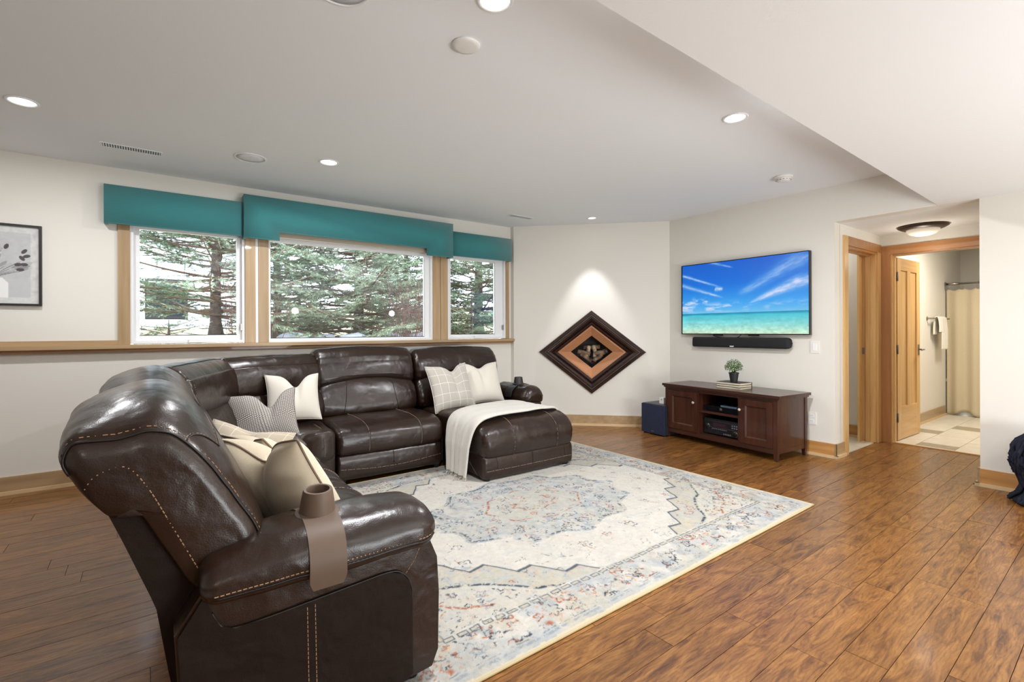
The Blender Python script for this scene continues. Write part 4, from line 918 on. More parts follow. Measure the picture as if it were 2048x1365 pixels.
cu = cush(chf, CL-0.02, (CX0+0.01, YB0, 0), r0=0.02, r1=0.02, crown=0.005, n=64, wob=0.003, **BWg); KEEP.append(cu); o = wp(cu.build('chaise_front', M_leather, SO, 18))
add_seam('stitching', cu, [(0.02+(CL-0.06)*i/40, kr(cu, 5.35, 6, 1)[0]) for i in range(41)], M_thread2, 0.0020, o, True, 0.010, 0.003, 0.0025); add_seam('seam_groove', cu, [(CL/2, k) for k in kr(cu, 3, 5.5, 12)], M_pipe, 0.0028, o, False, out=0.001)
for f_ in (0.12, 0.87): add_seam('seam_groove', cu, [(CL*f_+0.02*(i/12-0.5), k) for i, k in enumerate(kr(cu, 3.2, 5.3, 12))], M_pipe, 0.0012, o, False)
cbase = slab('chaise_base', [(.10, .05), (.10, .30), (.70, .30), (1.22, .27), (1.275, .20), (1.285, .04)], CX0+0.012, CX0+CL-0.012, M_leather, 0.008, 'X')
stitch('side_stitching', [[(CX0+0.0112, YB0-p[0], p[1]) for p in ((.98, .28), (1.02, .24), (1.06, .16), (1.23, .045))], [(CX0+0.0112, YB0-p[0], p[1]) for p in ((.98, .28), (1.0, .255), (1.12, .265))]], M_thread2, cbase, 0.0012)
for x, y in ((2.09, 3.20), (2.92, 3.20)):
    bm = bmesh.new(); lathe(bm, [(0.026, 0.012), (0.032, 0.04)], 16, (x, y, 0)); wp(fin('foot', bm, M_black, SO))
for x, y in ((0.70, 1.56), (0.10, 1.56), (0.70, 3.2), (1.15, 3.80), (1.95, 3.80), (1.15, 4.4), (2.9, 4.4), (0.15, 3.2)):
    bm = bmesh.new(); lathe(bm, [(0.026, 0.012 if x > 0.66 and y < 3.7 else 0.0), (0.032, 0.06)], 16, (x, y, 0)); wp(fin('foot', bm, M_black, SO))
# far arm
armf = [(.03, .06), (.03, .45), (.10, .52), (.52, .52), (.575, .49), (.60, .40), (.60, .10), (.57, .05)]
slab('armrest_side', armf, 3.005, 3.235, M_leather, 0.025, 'X', 4)
farp = cush([(0, .475), (.012, .447), (.08, .44), (.20, .44), (.258, .447), (.27, .478), (.268, .53), (.215, .60), (.135, .622), (.055, .60), (.005, .53)], 0.60, (2.99, 4.46, 0), ud=(0, -1, 0), vd=(1, 0, 0), r0=0.04, r1=0.085, crown=0.006, n=77, wob=0.005); KEEP.append(farp)
o = wp(farp.build('armrest_pad', M_leather, SO, 24)); add_seam('stitching', farp, [(0.555, k) for k in kr(farp, 0.2, 10.6, 60)], M_thread, 0.0012, o)

# ------------------------------------------------------------------ cup holders draped over the arms
def cup(lb, c, zt, tilt, strap, ax, m, width=0.10, sc=1.0):
    t = thing('cup_holder', lb, 'cup holder', (c[0], c[1], zt))
    R3 = Matrix.Rotation(tilt, 3, ax)
    bm = bmesh.new(); lathe(bm, [(0.054*sc, 0.0), (0.050*sc, 0.03*sc), (0.044*sc, 0.066*sc), (0.042*sc, 0.070*sc), (0.035*sc, 0.070*sc), (0.033*sc, 0.066*sc), (0.033*sc, 0.008), (0.0, 0.007)], 40, (0, 0, 0.006), R3); fin('cup', bm, m, t, smooth=True, sharp=True)
    bm = bmesh.new(); lathe(bm, [(0.0, 0.0), (0.066*sc, -0.002), (0.068*sc, 0.002), (0.064*sc, 0.006), (0.0, 0.008)], 40, (0, 0, 0.0), R3); fin('flange', bm, m, t, smooth=True)
    # strap: sweep of a flat band along strap points (world), width direction perpendicular
    P_ = catmull([Vector(p)-Vector((c[0], c[1], zt)) for p in strap[0]], 40, False); wd_ = Vector(strap[1]).normalized(); bm = bmesh.new(); R_ = []
    for i, p in enumerate(P_):
        t_ = (P_[min(i+1, len(P_)-1)]-P_[max(0, i-1)]).normalized(); nn = t_.cross(wd_).normalized()
        e_ = min(i, len(P_)-1-i)/3; hw = width/2*(min(1, 0.80+0.2*min(1, e_)) if e_ < 1 else 1)
        R_.append([bm.verts.new(p+wd_*hw*s+nn*h) for s, h in ((-1, -.0025), (1, -.0025), (1, .0025), (-1, .0025))])
    for A, B in zip(R_, R_[1:]):
        for k in range(4): bm.faces.new((A[k], A[(k+1) % 4], B[(k+1) % 4], B[k]))
    bm.faces.new(R_[0][::-1]); bm.faces.new(R_[-1]); fin('strap', bm, m, t, smooth=True, bevel=0.0015, seg=1, sharp=True)
    return t
cup('taupe silicone cup holder draped over the near sofa arm', (0.405, 1.600), 0.626, 0.10, ([(0.40, 1.775, .50), (0.40, 1.750, .575), (0.402, 1.69, .618), (0.403, 1.60, .632), (0.402, 1.52, .618), (0.400, 1.472, .585), (0.399, 1.452, .54), (0.398, 1.448, .50), (0.398, 1.453, .455)], (1, 0, 0)), 'X', M_taupe, 0.105)
cup('small dark cup holder on the far sofa arm', (3.105, 4.13), 0.628, 0.0, ([(2.962, 4.13, .50), (2.98, 4.13, .565), (3.04, 4.13, .615), (3.125, 4.13, .634), (3.21, 4.13, .612), (3.262, 4.13, .56)], (0, 1, 0)), 'Y', M_taupe2, 0.115, 0.95)

# ------------------------------------------------------------------ pillows
def fabric(name, base, kind, c2=None):
    m = D.materials.new(name); m.use_nodes = True; nt = m.node_tree; b = nt.nodes['Principled BSDF']; b.inputs['Roughness'].default_value = 0.95; b.inputs['Specular IOR Level'].default_value = 0.2; b.inputs['Sheen Weight'].default_value = 0.15
    tc = N(nt, 'ShaderNodeTexCoord'); L = nt.links.new
    n = N(nt, 'ShaderNodeTexNoise'); n.inputs['Scale'].default_value = 90; n.inputs['Detail'].default_value = 5; L(tc.outputs['UV'], n.inputs['Vector'])
    def rgb(c): r = N(nt, 'ShaderNodeRGB'); r.outputs[0].default_value = (*lin(c), 1); return r.outputs[0]
    mx = N(nt, 'ShaderNodeMix', data_type='RGBA', blend_type='MULTIPLY'); mx.inputs[0].default_value = 0.35; L(rgb(base), mx.inputs[6]); L(n.outputs[0], mx.inputs[7]); mx.inputs[7].default_value = (1, 1, 1, 1)
    r_ = N(nt, 'ShaderNodeMapRange'); r_.inputs[3].default_value = 0.75; r_.inputs[4].default_value = 1.25; L(n.outputs[0], r_.inputs[0]); L(r_.outputs[0], mx.inputs[7]); out = mx.outputs[2]
    if kind == 'plaid':
        br = N(nt, 'ShaderNodeTexBrick'); br.offset = 0; br.inputs['Scale'].default_value = 1.0; br.inputs['Mortar Size'].default_value = 0.0045; br.inputs['Mortar Smooth'].default_value = 0.1; br.inputs['Brick Width'].default_value = 0.185; br.inputs['Row Height'].default_value = 0.185
        L(tc.outputs['UV'], br.inputs['Vector']); mm = N(nt, 'ShaderNodeMix', data_type='RGBA'); L(br.outputs['Fac'], mm.inputs[0]); L(out, mm.inputs[6]); L(rgb(c2), mm.inputs[7]); out = mm.outputs[2]
    if kind == 'weave':
        br = N(nt, 'ShaderNodeTexBrick'); br.offset = 0.5; br.inputs['Scale'].default_value = 1.0; br.inputs['Mortar Size'].default_value = 0.0055; br.inputs['Mortar Smooth'].default_value = 0.2; br.inputs['Brick Width'].default_value = 0.040; br.inputs['Row Height'].default_value = 0.024
        mp = N(nt, 'ShaderNodeMapping'); mp.inputs['Rotation'].default_value = (0, 0, 0.6); L(tc.outputs['UV'], mp.inputs[0]); L(mp.outputs[0], br.inputs['Vector']); mm = N(nt, 'ShaderNodeMix', data_type='RGBA'); L(br.outputs['Fac'], mm.inputs[0]); L(out, mm.inputs[6]); L(rgb(c2), mm.inputs[7]); out = mm.outputs[2]
    L(out, b.inputs['Base Color'])
    wv = N(nt, 'ShaderNodeTexChecker'); wv.inputs['Scale'].default_value = 230; L(tc.outputs['UV'], wv.inputs['Vector']); bp = N(nt, 'ShaderNodeBump'); bp.inputs['Strength'].default_value = 0.25; bp.inputs['Distance'].default_value = 0.001; L(wv.outputs['Fac'], bp.inputs['Height']); L(bp.outputs[0], b.inputs['Normal'])
    return m
F_taupe = fabric('taupe_linen', (206, 193, 170), 'plain'); F_cream = fabric('cream_cotton', (214, 208, 196), 'plain')
F_plaid = fabric('taupe_windowpane', (188, 175, 156), 'plaid', (220, 210, 192)); F_plaid2 = fabric('grey_windowpane', (184, 178, 168), 'plaid', (226, 222, 214)); F_weave = fabric('grey_weave', (214, 208, 200), 'weave', (84, 78, 76))
def pillow(label, c, size, right, upv, T, m, chop=0.06, cw=0.30, cu_=0.0, pipe=None, hfac=1.0, lean=0.0):
    """c centre; right/upv world vectors of pillow plane"""
    rt = Vector(right).normalized(); u_ = Vector(upv); u_ = (u_-rt*u_.dot(rt)).normalized(); nn = rt.cross(u_).normalized()
    t = thing('throw_pillow', label, 'pillow', tuple(c))
    n = 34; s = size/2; bm = bmesh.new(); uv = bm.loops.layers.uv.new('UVMap')
    def P(i, j, side):
        a = -1+2*i/n; b = -1+2*j/n; a = math.copysign(abs(a)**0.85, a); b = math.copysign(abs(b)**0.85, b)
        x = s*a*(1-0.085*(1-b*b)); y = s*hfac*b*(1-0.085*(1-a*a))
        z = T/2*max(0, (1-abs(a)**2.4)*(1-abs(b)**2.4))**0.55
        k = max(0, (b+0.75)/1.75); g = math.exp(-((a-cu_)/cw)**2)
        y -= chop*g*k**1.6
        z *= 1-0.70*math.exp(-((a-cu_)/(cw*0.45))**2)*k**1.3*(1 if chop else 0)
        z += mnoise.noise(Vector((x*7, y*7, side*3+c[0]*9)))*0.008*(1-abs(a)**4)*(1-abs(b)**4)
        return rt*x+u_*y+nn*(z*side)
    F_ = [[bm.verts.new(P(i, j, 1)) for j in range(n+1)] for i in range(n+1)]
    B_ = [[F_[i][j] if i in (0, n) or j in (0, n) else bm.verts.new(P(i, j, -1)) for j in range(n+1)] for i in range(n+1)]
    for i in range(n):
        for j in range(n):
            for G_, fl in ((F_, False), (B_, True)):
                vs = [G_[i][j], G_[i+1][j], G_[i+1][j+1], G_[i][j+1]]; q_ = [(i/n, j/n), ((i+1)/n, j/n), ((i+1)/n, (j+1)/n), (i/n, (j+1)/n)]
                if fl: vs = vs[::-1]; q_ = q_[::-1]
                f = bm.faces.new(vs)
                for l_, w_ in zip(f.loops, q_): l_[uv].uv = w_
    fin('cover', bm, m, t, smooth=True)
    per = [P(i, 0, 1) for i in range(n)]+[P(n, j, 1) for j in range(n)]+[P(n-i, n, 1) for i in range(n)]+[P(0, n-j, 1) for j in range(n)]
    bm = bmesh.new(); tube(bm, per, 0.004 if pipe else 0.002, 6, True); fin('piping', bm, pipe or m, t, smooth=True)
    return t
M_tpipe = mat('taupe_piping', (128, 110, 94), 0.9)
pillow('large taupe pillow with dark piping propped behind the near sofa arm', (0.365, 1.94, .640), 0.47, (.45, -.89, 0.09), (-.56, 0.0, .83), 0.20, F_taupe, 0.09, 0.34, -0.02, M_tpipe, 0.90)
pillow('taupe pillow with piping, its corner poking up behind the big taupe pillow', (0.40, 2.36, .615), 0.42, (0.25, -0.97, 0.10), (-0.72, 0.1, .74), 0.14, F_taupe, 0.04, 0.3, 0.1, M_tpipe, 0.85)
pillow('taupe windowpane plaid pillow behind the large taupe pillows', (0.335, 2.78, .565), 0.44, (0.80, -0.60, -0.17), (0.20, 0.45, .80), 0.15, F_plaid, 0.02, 0.4, 0.0, None, 0.75)
pillow('grey woven pillow in the sofa corner, in front of the tall white one', (0.595, 3.79, .600), 0.45, (0.97, -0.20, 0.10), (-0.14, 0.34, .9), 0.14, F_weave, 0.11, 0.30, 0.22, None, 0.78)
pillow('tall white chopped pillow leaning beside the middle recliner', (0.845, 4.03, .685), 0.39, (1.0, -0.08, -0.01), (-0.03, 0.45, .85), 0.15, F_cream, 0.10, 0.32, 0.1)
pillow('light grey windowpane plaid pillow on the chaise', (2.225, 4.02, .665), 0.45, (0.95, 0.05, 0.04), (-0.02, 0.36, .9), 0.15, F_plaid2, 0.06, 0.28, 0.2)
pillow('plain cream pillow behind the plaid one on the chaise', (2.64, 4.12, .672), 0.43, (0.98, -0.05, 0.0), (0.0, 0.38, .9), 0.15, F_cream, 0.05, 0.34, -0.05)

# ------------------------------------------------------------------ throw blanket over the chaise
bt = thing('throw_blanket', 'cream knitted throw draped across the chaise with fringe on the rug', 'blanket', (2.0, 3.5, 0))
path = [(2.965, .440, 3.335, 3.70), (2.90, .480, 3.315, 3.80), (2.75, .497, 3.29, 3.84), (2.55, .500, 3.275, 3.82), (2.35, .499, 3.262, 3.79), (2.18, .496, 3.25, 3.74), (2.09, .480, 3.245, 3.71), (2.035, .440, 3.245, 3.69), (2.008, .38, 3.25, 3.67), (1.996, .29, 3.26, 3.65), (1.990, .19, 3.272, 3.635), (1.984, .10, 3.28, 3.62), (1.978, .040, 3.285, 3.61)]
PX = catmull([(p[0], p[1], 0) for p in path], 96, False); PY0 = catmull([(p[2], p[3], 0) for p in path], 96, False)
bm = bmesh.new(); G_ = []; nw = 44
for i, (p, yy) in enumerate(zip(PX, PY0)):
    t_ = i/len(PX); hang = max(0, min(1, (0.47-p.y)/0.2)) if p.x < 2.1 else 0; row_ = []
    for j in range(nw+1):
        s_ = j/nw; y = yy.x+(yy.y-yy.x)*s_; fold = math.sin(s_*PI*5.0+0.6)*0.017+math.sin(s_*PI*11+1)*0.005
        x = p.x-abs(fold)*hang*1.0-hang*0.012; z = p.y+(abs(math.sin(s_*PI*3.2+p.x*1.5))*0.009+mnoise.noise(Vector((p.x*6, y*9, 2)))*0.006)*(1-hang)
        if s_ < 0.03 or s_ > 0.97: z -= 0.002
        row_.append(bm.verts.new((x-2.0, y-3.5, z+hang*0.0+(0.018*math.sin(s_*PI)*0 if hang else 0))))
    G_.append(row_)
for A, B in zip(G_, G_[1:]):
    for k in range(nw): bm.faces.new((A[k], A[k+1], B[k+1], B[k]))
M_throw = mat('cream_knit', (216, 212, 204), 0.95, bump=(260, 0.9, 0.004), sheen=0.4, var=(60, (214, 208, 196), 0.3))
bo = fin('cloth', bm, M_throw, bt, smooth=True); md = bo.modifiers.new('thick', 'SOLIDIFY'); md.thickness = 0.013; md.offset = 1
bm = bmesh.new(); rr = random.Random(2)
for j in range(0, 60):
    s_ = j/59; y = 3.285+(3.61-3.285)*s_-3.5; fold = math.sin(s_*PI*5.0+0.6)*0.017; x = 1.978-abs(fold)-0.012-2.0
    tube(bm, [(x, y, .045), (x-0.004+rr.uniform(-.004, .004), y+rr.uniform(-.004, .004), .030), (x-0.012+rr.uniform(-.008, .008), y+rr.uniform(-.008, .008), .016)], 0.0022, 4)
tag(fin('fringe', bm, M_throw, bt), kind='stuff')

# ================================================================== area rug
RW, RD, RT = 2.97, 2.365, 0.011
rug = thing('area_rug', 'large cream and blue-grey distressed Persian style area rug with rust motifs', 'rug', (0.622, 1.392, 0), rz=0.018)
nx, ny = 560, 446
x = np.linspace(0.004, RW-0.004, nx)[:, None]*np.ones((1, ny)); y = np.ones((nx, 1))*np.linspace(0.004, RD-0.004, ny)[None, :]
wx = x+(fbm(x, y, 9, 50)-.5)*0.02; wy = y+(fbm(x, y, 9, 60)-.5)*0.02
cx_, cy_ = wx-RW/2, wy-RD/2; de = np.minimum(np.minimum(wx, RW-wx), np.minimum(wy, RD-wy))
CR, BG, GR, BL, NV, RS, PE = [np.array(c, float) for c in ((196, 191, 182), (176, 170, 154), (166, 170, 172), (134, 145, 154), (50, 60, 72), (156, 90, 64), (188, 154, 130))]
rgb = np.ones((nx, ny, 3))*CR
def lay(mask, col, a=1.0):
    global rgb
    k = (np.clip(mask, 0, 1)*a)[..., None]; rgb = rgb*(1-k)+col*k
def edge(v, w): return np.clip(1.6-np.abs(v)/w*1.6, 0, 1)
dist = fbm(x, y, 26, 3, 4); dist2 = fbm(x, y, 60, 13, 3); big = fbm(x, y, 2.3, 31, 3)
dist3 = fbm(x, y, 110, 23, 2); keep = np.clip((dist-0.42)*8, 0, 1)*np.clip((dist3-0.36)*9, 0, 1)
lay(np.clip((fbm(x, y, 14, 177)-0.52)*8, 0, 1), GR, 0.55); lay(np.clip((fbm(x, y, 18, 277)-0.55)*9, 0, 1), BG, 0.6); lay(np.clip((fbm(x, y, 16, 377)-0.58)*9, 0, 1), BL, 0.4); lay(np.clip((fbm(x, y, 5, 77)-0.48)*5, 0, 1), GR, 0.35); lay(np.clip((fbm(x, y, 4, 99)-0.52)*5, 0, 1), BG, 0.6)
fx, fy = RW/2-0.275, RD/2-0.275; inf = (np.abs(cx_) < fx) & (np.abs(cy_) < fy)
th = np.arctan2(cy_/0.52, cx_/0.74); r = np.sqrt((cx_/0.74)**2+(cy_/0.52)**2)
q0 = np.abs(cx_)/fx+np.abs(cy_)/fy; lob = r+0.055*np.abs(np.sin(6*th))-0.03*np.cos(12*th)
lay((inf & (lob > 1.04) & (q0 < 1.24)).astype(float), CR, 0.72)
lay((lob < 1.0).astype(float), GR, 0.35); lay((lob < 0.98)*np.clip((dist-0.47)*5, 0, 1), BL, 0.25)
lay(edge(lob-1.0, 0.022)*keep, NV, 0.75); lay(edge(lob-1.03, 0.016)*np.clip((dist-.40)*8, 0, 1)*np.clip((dist3-.3)*8, 0, 1), BL, 0.85)
lob2 = r+0.05*np.abs(np.sin(4*th+0.4)); lay((lob2 < 0.52).astype(float), BG, 0.35); lay(edge(lob2-0.52, 0.015)*np.clip((dist-.40)*8, 0, 1)*np.clip((dist3-.3)*8, 0, 1), RS, 0.85); lay(edge(lob2-0.24, 0.02)*keep, RS, 0.8)
zz = np.abs(((cx_*5.2) % 1)-0.5)*2; q = np.abs(cx_)/fx+np.abs(cy_)/fy+0.10*(zz-0.5)
lay((inf & (q > 1.26)).astype(float), BG, 0.7); lay((inf & (q > 1.26))*np.clip((dist-.45)*5, 0, 1), GR, 0.6)
lay(edge(q-1.26, 0.014)*inf, NV, 0.75); lay(edge(q-1.285, 0.012)*inf*keep, PE, 0.6)
q2 = np.abs(cx_)/fx+np.abs(cy_)/fy+0.05*np.abs(np.sin(cx_*9))
lay(edge(q2-1.52, 0.014)*inf*np.clip((dist-.36)*9, 0, 1)*np.clip((dist3-.30)*9, 0, 1), NV, 0.9); lay((inf & (q2 > 1.54)).astype(float), CR, 0.5); lay(edge(q2-1.74, 0.015)*inf*np.clip((dist-.38)*9, 0, 1)*np.clip((dist3-.30)*9, 0, 1), RS, 0.85)
# border
bd = de < 0.262
lay(bd*np.clip((fbm(x, y, 7, 5)-0.45)*5, 0, 1), BL, 0.20); lay(bd*np.clip((fbm(x, y, 9, 15)-0.5)*5, 0, 1), GR, 0.5)
lay(edge(de-0.045, 0.010)*np.clip((dist-.42)*7, 0, 1)*np.clip((dist3-.3)*8, 0, 1), BL, 0.8); lay(edge(de-0.062, 0.004)*keep, NV, 0.4)
al = np.where(np.minimum(wx, RW-wx) < np.minimum(wy, RD-wy), wy, wx); ch_ = np.abs(((al/0.062) % 1)-0.5)*0.062
rect = np.maximum(ch_-0.021, np.abs(de-0.250)-0.010); lay(edge(rect, 0.004), NV, 0.65); lay((rect < -0.002).astype(float), BG, 0.8)
vein = np.abs(fbm(x, y, 8, 71, 3)-0.5); lay(edge(vein, 0.006)*np.clip((dist-.5)*9, 0, 1)*np.clip((dist3-.34)*9, 0, 1)*(de > 0.06), NV, 0.6); vein = np.abs(fbm(x, y, 11, 171, 3)-0.5); lay(edge(vein, 0.006)*np.clip((dist-.52)*9, 0, 1)*(de > 0.06), BL, 0.7)
# motifs on a jittered lattice
def motifs(cell, seed, sel, rad, cols, wdt, nmin=4):
    g = np.random.default_rng(seed); ci = np.floor(wx/cell).astype(int); cj = np.floor(wy/cell).astype(int); A = g.random((64, 64, 6))
    a = A[ci % 64, cj % 64]; mx_ = (ci+0.5+(a[..., 0]-.5)*0.5)*cell; my_ = (cj+0.5+(a[..., 1]-.5)*0.5)*cell; dx, dy = wx-mx_, wy-my_; rr_ = np.hypot(dx, dy); t_ = np.arctan2(dy, dx)
    R_ = rad*(0.6+0.8*a[..., 2]); pet = np.floor(nmin+a[..., 3]*3); sh = R_*(1+0.26*np.cos(pet*t_+a[..., 4]*6))
    on = (a[..., 5] > 0.25) & sel; k = (a[..., 4]*len(cols)).astype(int) % len(cols)
    for i, c in enumerate(cols):
        s_ = on & (k == i); lay(edge(rr_-sh, wdt)*s_*np.clip((dist3-.33)*8, 0, 1)*np.clip((dist-.30)*8, 0, 1), c, 0.9); lay(edge(rr_, R_*0.35)*s_*np.clip((dist-.35)*6, 0, 1), cols[(i+1) % len(cols)], 0.7)
        ang = a[..., 4]*3; ex = np.abs(dx*np.cos(ang)+dy*np.sin(ang)); ey = -dx*np.sin(ang)+dy*np.cos(ang); lay(edge(ey-R_*0.4*np.sin(ex/cell*9), wdt)*(ex < cell*0.42)*s_*keep, cols[(i+2) % len(cols)], 0.6)
motifs(0.155, 41, bd & (de > 0.07) & (de < 0.235), 0.048, [RS, NV, PE, RS], 0.0085, 3); motifs(0.10, 1, bd & (de > 0.075) & (de < 0.235), 0.027, [NV, RS, NV, BL], 0.006); motifs(0.075, 8, bd & (de > 0.075) & (de < 0.235), 0.012, [NV, BL, PE], 0.004)
motifs(0.105, 2, inf & (lob < 0.96) & (lob2 > 0.56), 0.030, [NV, BL, RS, NV], 0.006); motifs(0.06, 52, inf & (lob < 0.96) & (lob2 > 0.56), 0.010, [NV, BL, PE], 0.004); motifs(0.10, 3, inf & (lob2 < 0.48), 0.026, [RS, NV, PE], 0.005)
motifs(0.20, 4, inf & (lob > 1.12) & (q < 1.2), 0.022, [RS, NV, BL], 0.005); motifs(0.13, 6, inf & (q > 1.32) & (q2 < 1.48), 0.028, [RS, BL, PE], 0.006); motifs(0.10, 9, inf & (q2 > 1.57), 0.032, [NV, RS, BL], 0.0065); motifs(0.06, 61, inf & (q2 > 1.57), 0.011, [NV, PE, BL], 0.004)
rgb = rgb+((dist2-.5)*16)[..., None]; lay((de < 0.018).astype(float), np.array([200, 190, 168.]), 0.9)
co = np.zeros((nx, ny, 3)); co[..., 0] = x; co[..., 1] = y; co[..., 2] = RT+(dist2-.5)*0.0022-np.clip(0.02-de, 0, 0.02)*0.12
me = grid_mesh(nx, ny, co); vcol(me, nl(np.clip(rgb, 0, 255)).reshape(-1, 3))
m = D.materials.new('rug_pile'); m.use_nodes = True; nt = m.node_tree; b = nt.nodes['Principled BSDF']; ca = N(nt, 'ShaderNodeVertexColor'); ca.layer_name = 'Col'
tc = N(nt, 'ShaderNodeTexCoord'); n = N(nt, 'ShaderNodeTexNoise'); n.inputs['Scale'].default_value = 320; n.inputs['Detail'].default_value = 3; nt.links.new(tc.outputs['Object'], n.inputs['Vector'])
mr = N(nt, 'ShaderNodeMapRange'); mr.inputs[3].default_value = 0.80; mr.inputs[4].default_value = 1.14; nt.links.new(n.outputs[0], mr.inputs[0])
mx = N(nt, 'ShaderNodeMix', data_type='RGBA', blend_type='MULTIPLY'); mx.inputs[0].default_value = 1; nt.links.new(ca.outputs[0], mx.inputs[6]); nt.links.new(mr.outputs[0], mx.inputs[7]); nt.links.new(mx.outputs[2], b.inputs['Base Color'])
b.inputs['Roughness'].default_value = 0.95; b.inputs['Specular IOR Level'].default_value = 0.15
bp = N(nt, 'ShaderNodeBump'); bp.inputs['Strength'].default_value = 0.5; bp.inputs['Distance'].default_value = 0.003; nt.links.new(n.outputs[0], bp.inputs['Height']); nt.links.new(bp.outputs[0], b.inputs['Normal'])
link('pile', me, m, rug, smooth=True)
bm = bmesh.new(); e_ = [(0, 0), (RW, 0), (RW, RD), (0, RD)]
bxo('backing', (0.004, 0.004, 0.0005), (RW-0.004, RD-0.004, RT-0.003), mat('rug_backing', (190, 174, 138), 0.9), rug)
tubeo('bound_edge', [(a, b_, 0.0062) for (a, b_) in [(t_*RW, 0) for t_ in np.linspace(0, 1, 40)]+[(RW, t_*RD) for t_ in np.linspace(0.02, 1, 40)]+[(RW-t_*RW, RD) for t_ in np.linspace(0.02, 1, 40)]+[(0, RD-t_*RD) for t_ in np.linspace(0.02, 0.98, 40)]], 0.0058, mat('rug_binding', (190, 174, 136), 0.9, bump=(300, 0.5, 0.002)), rug, 8, True)

# ================================================================== framed print
pf = thing('framed_print', 'black framed print of dried flowers in a white vase, left of windows', 'picture', (-1.02, YW-0.002, 1.394))
PWd, PH = 0.62, 0.604
boxes('frame', [((-PWd/2, -0.028, 0), (PWd/2, 0, 0.016)), ((-PWd/2, -0.028, PH-0.016), (PWd/2, 0, PH)), ((-PWd/2, -0.028, 0.016), (-PWd/2+0.016, 0, PH-0.016)), ((PWd/2-0.016, -0.028, 0.016), (PWd/2, 0, PH-0.016))], mat('black_frame', (34, 31, 30), 0.5), pf, 0.001)
nx, ny = 200, 196; X_ = np.linspace(-1.02-PWd/2+0.016, -1.02+PWd/2-0.016, nx)[:, None]*np.ones((1, ny)); Z_ = np.ones((nx, 1))*np.linspace(1.41, 1.394+PH-0.016, ny)[None, :]
rgb = np.ones((nx, ny, 3))*np.array([190, 192, 192.]); n_ = fbm(X_, Z_, 40, 4); rgb += ((n_-.5)*14)[..., None]
def lay2(mask, c, a=1.0):
    global rgb
    k = (np.clip(mask, 0, 1)*a)[..., None]; rgb = rgb*(1-k)+np.array(c, float)*k
brd = np.minimum(np.minimum(X_-X_.min(), X_.max()-X_), np.minimum(Z_-Z_.min(), Z_.max()-Z_)); lay2((brd < 0.045)*np.clip(n_*1.4, 0, 1), (220, 220, 216), 0.8)
lay2((Z_ < 1.59)*(brd > 0.045), (196, 197, 198), 0.5)
def ell(cx, cz, a, b, ang, c, al=1.0):
    dx, dz = X_-cx, Z_-cz; u_ = dx*math.cos(ang)+dz*math.sin(ang); v_ = -dx*math.sin(ang)+dz*math.cos(ang); lay2(np.clip((1-(u_/a)**2-(v_/b)**2)*6, 0, 1), c, al)
rr = random.Random(9)
for i in range(26):
    an = rr.uniform(0.3, 2.9); l_ = rr.uniform(0.08, 0.26); cx = -1.0+math.cos(an)*l_*0.9; cz = 1.60+math.sin(an)*l_
    ell(cx, cz, rr.uniform(.03, .05), rr.uniform(.006, .014), an, rr.choice([(176, 178, 176), (232, 232, 230), (150, 152, 150), (122, 128, 128), (226, 226, 222), (140, 140, 136)]), 0.9)
for i in range(30):
    an = rr.uniform(0.2, 2.9); l_ = rr.uniform(0.12, 0.25)
    for s_ in np.linspace(0, 1, 14): ell(-1.0+math.cos(an)*l_*s_, 1.59+math.sin(an)*l_*s_, .008, .0022, an, (120, 116, 118), 0.6)
for cx, cz, an in ((-.806, 1.80, 0.9), (-.793, 1.765, 0.3), (-.818, 1.748, 2.2), (-.838, 1.70, 0.2), (-.806, 1.702, 0.0), (-.827, 1.662, 0.05), (-.90, 1.83, 1.2)): ell(cx, cz, .022, .0125, an, (78, 70, 72))
lay2(((np.abs(X_+0.985) < 0.095-np.clip(Z_-1.56, 0, 1)*0.8) & (Z_ < 1.60) & (Z_ > 1.452)).astype(float), (236, 236, 234))
co = np.zeros((nx, ny, 3)); co[..., 0] = X_+1.02; co[..., 1] = -0.012; co[..., 2] = Z_-1.394
me = grid_mesh(nx, ny, co); vcol(me, nl(np.clip(rgb, 0, 255)).reshape(-1, 3)); m = D.materials.new('print_paper'); m.use_nodes = True; ca = N(m.node_tree, 'ShaderNodeVertexColor'); ca.layer_name = 'Col'; m.node_tree.links.new(ca.outputs[0], m.node_tree.nodes['Principled BSDF'].inputs['Base Color']); m.node_tree.nodes['Principled BSDF'].inputs['Roughness'].default_value = 0.6
link('print', me, m, pf)
bxo('backing_board', (-PWd/2+0.01, -0.010, 0.01), (PWd/2-0.01, -0.001, PH-0.01), M_shade, pf)

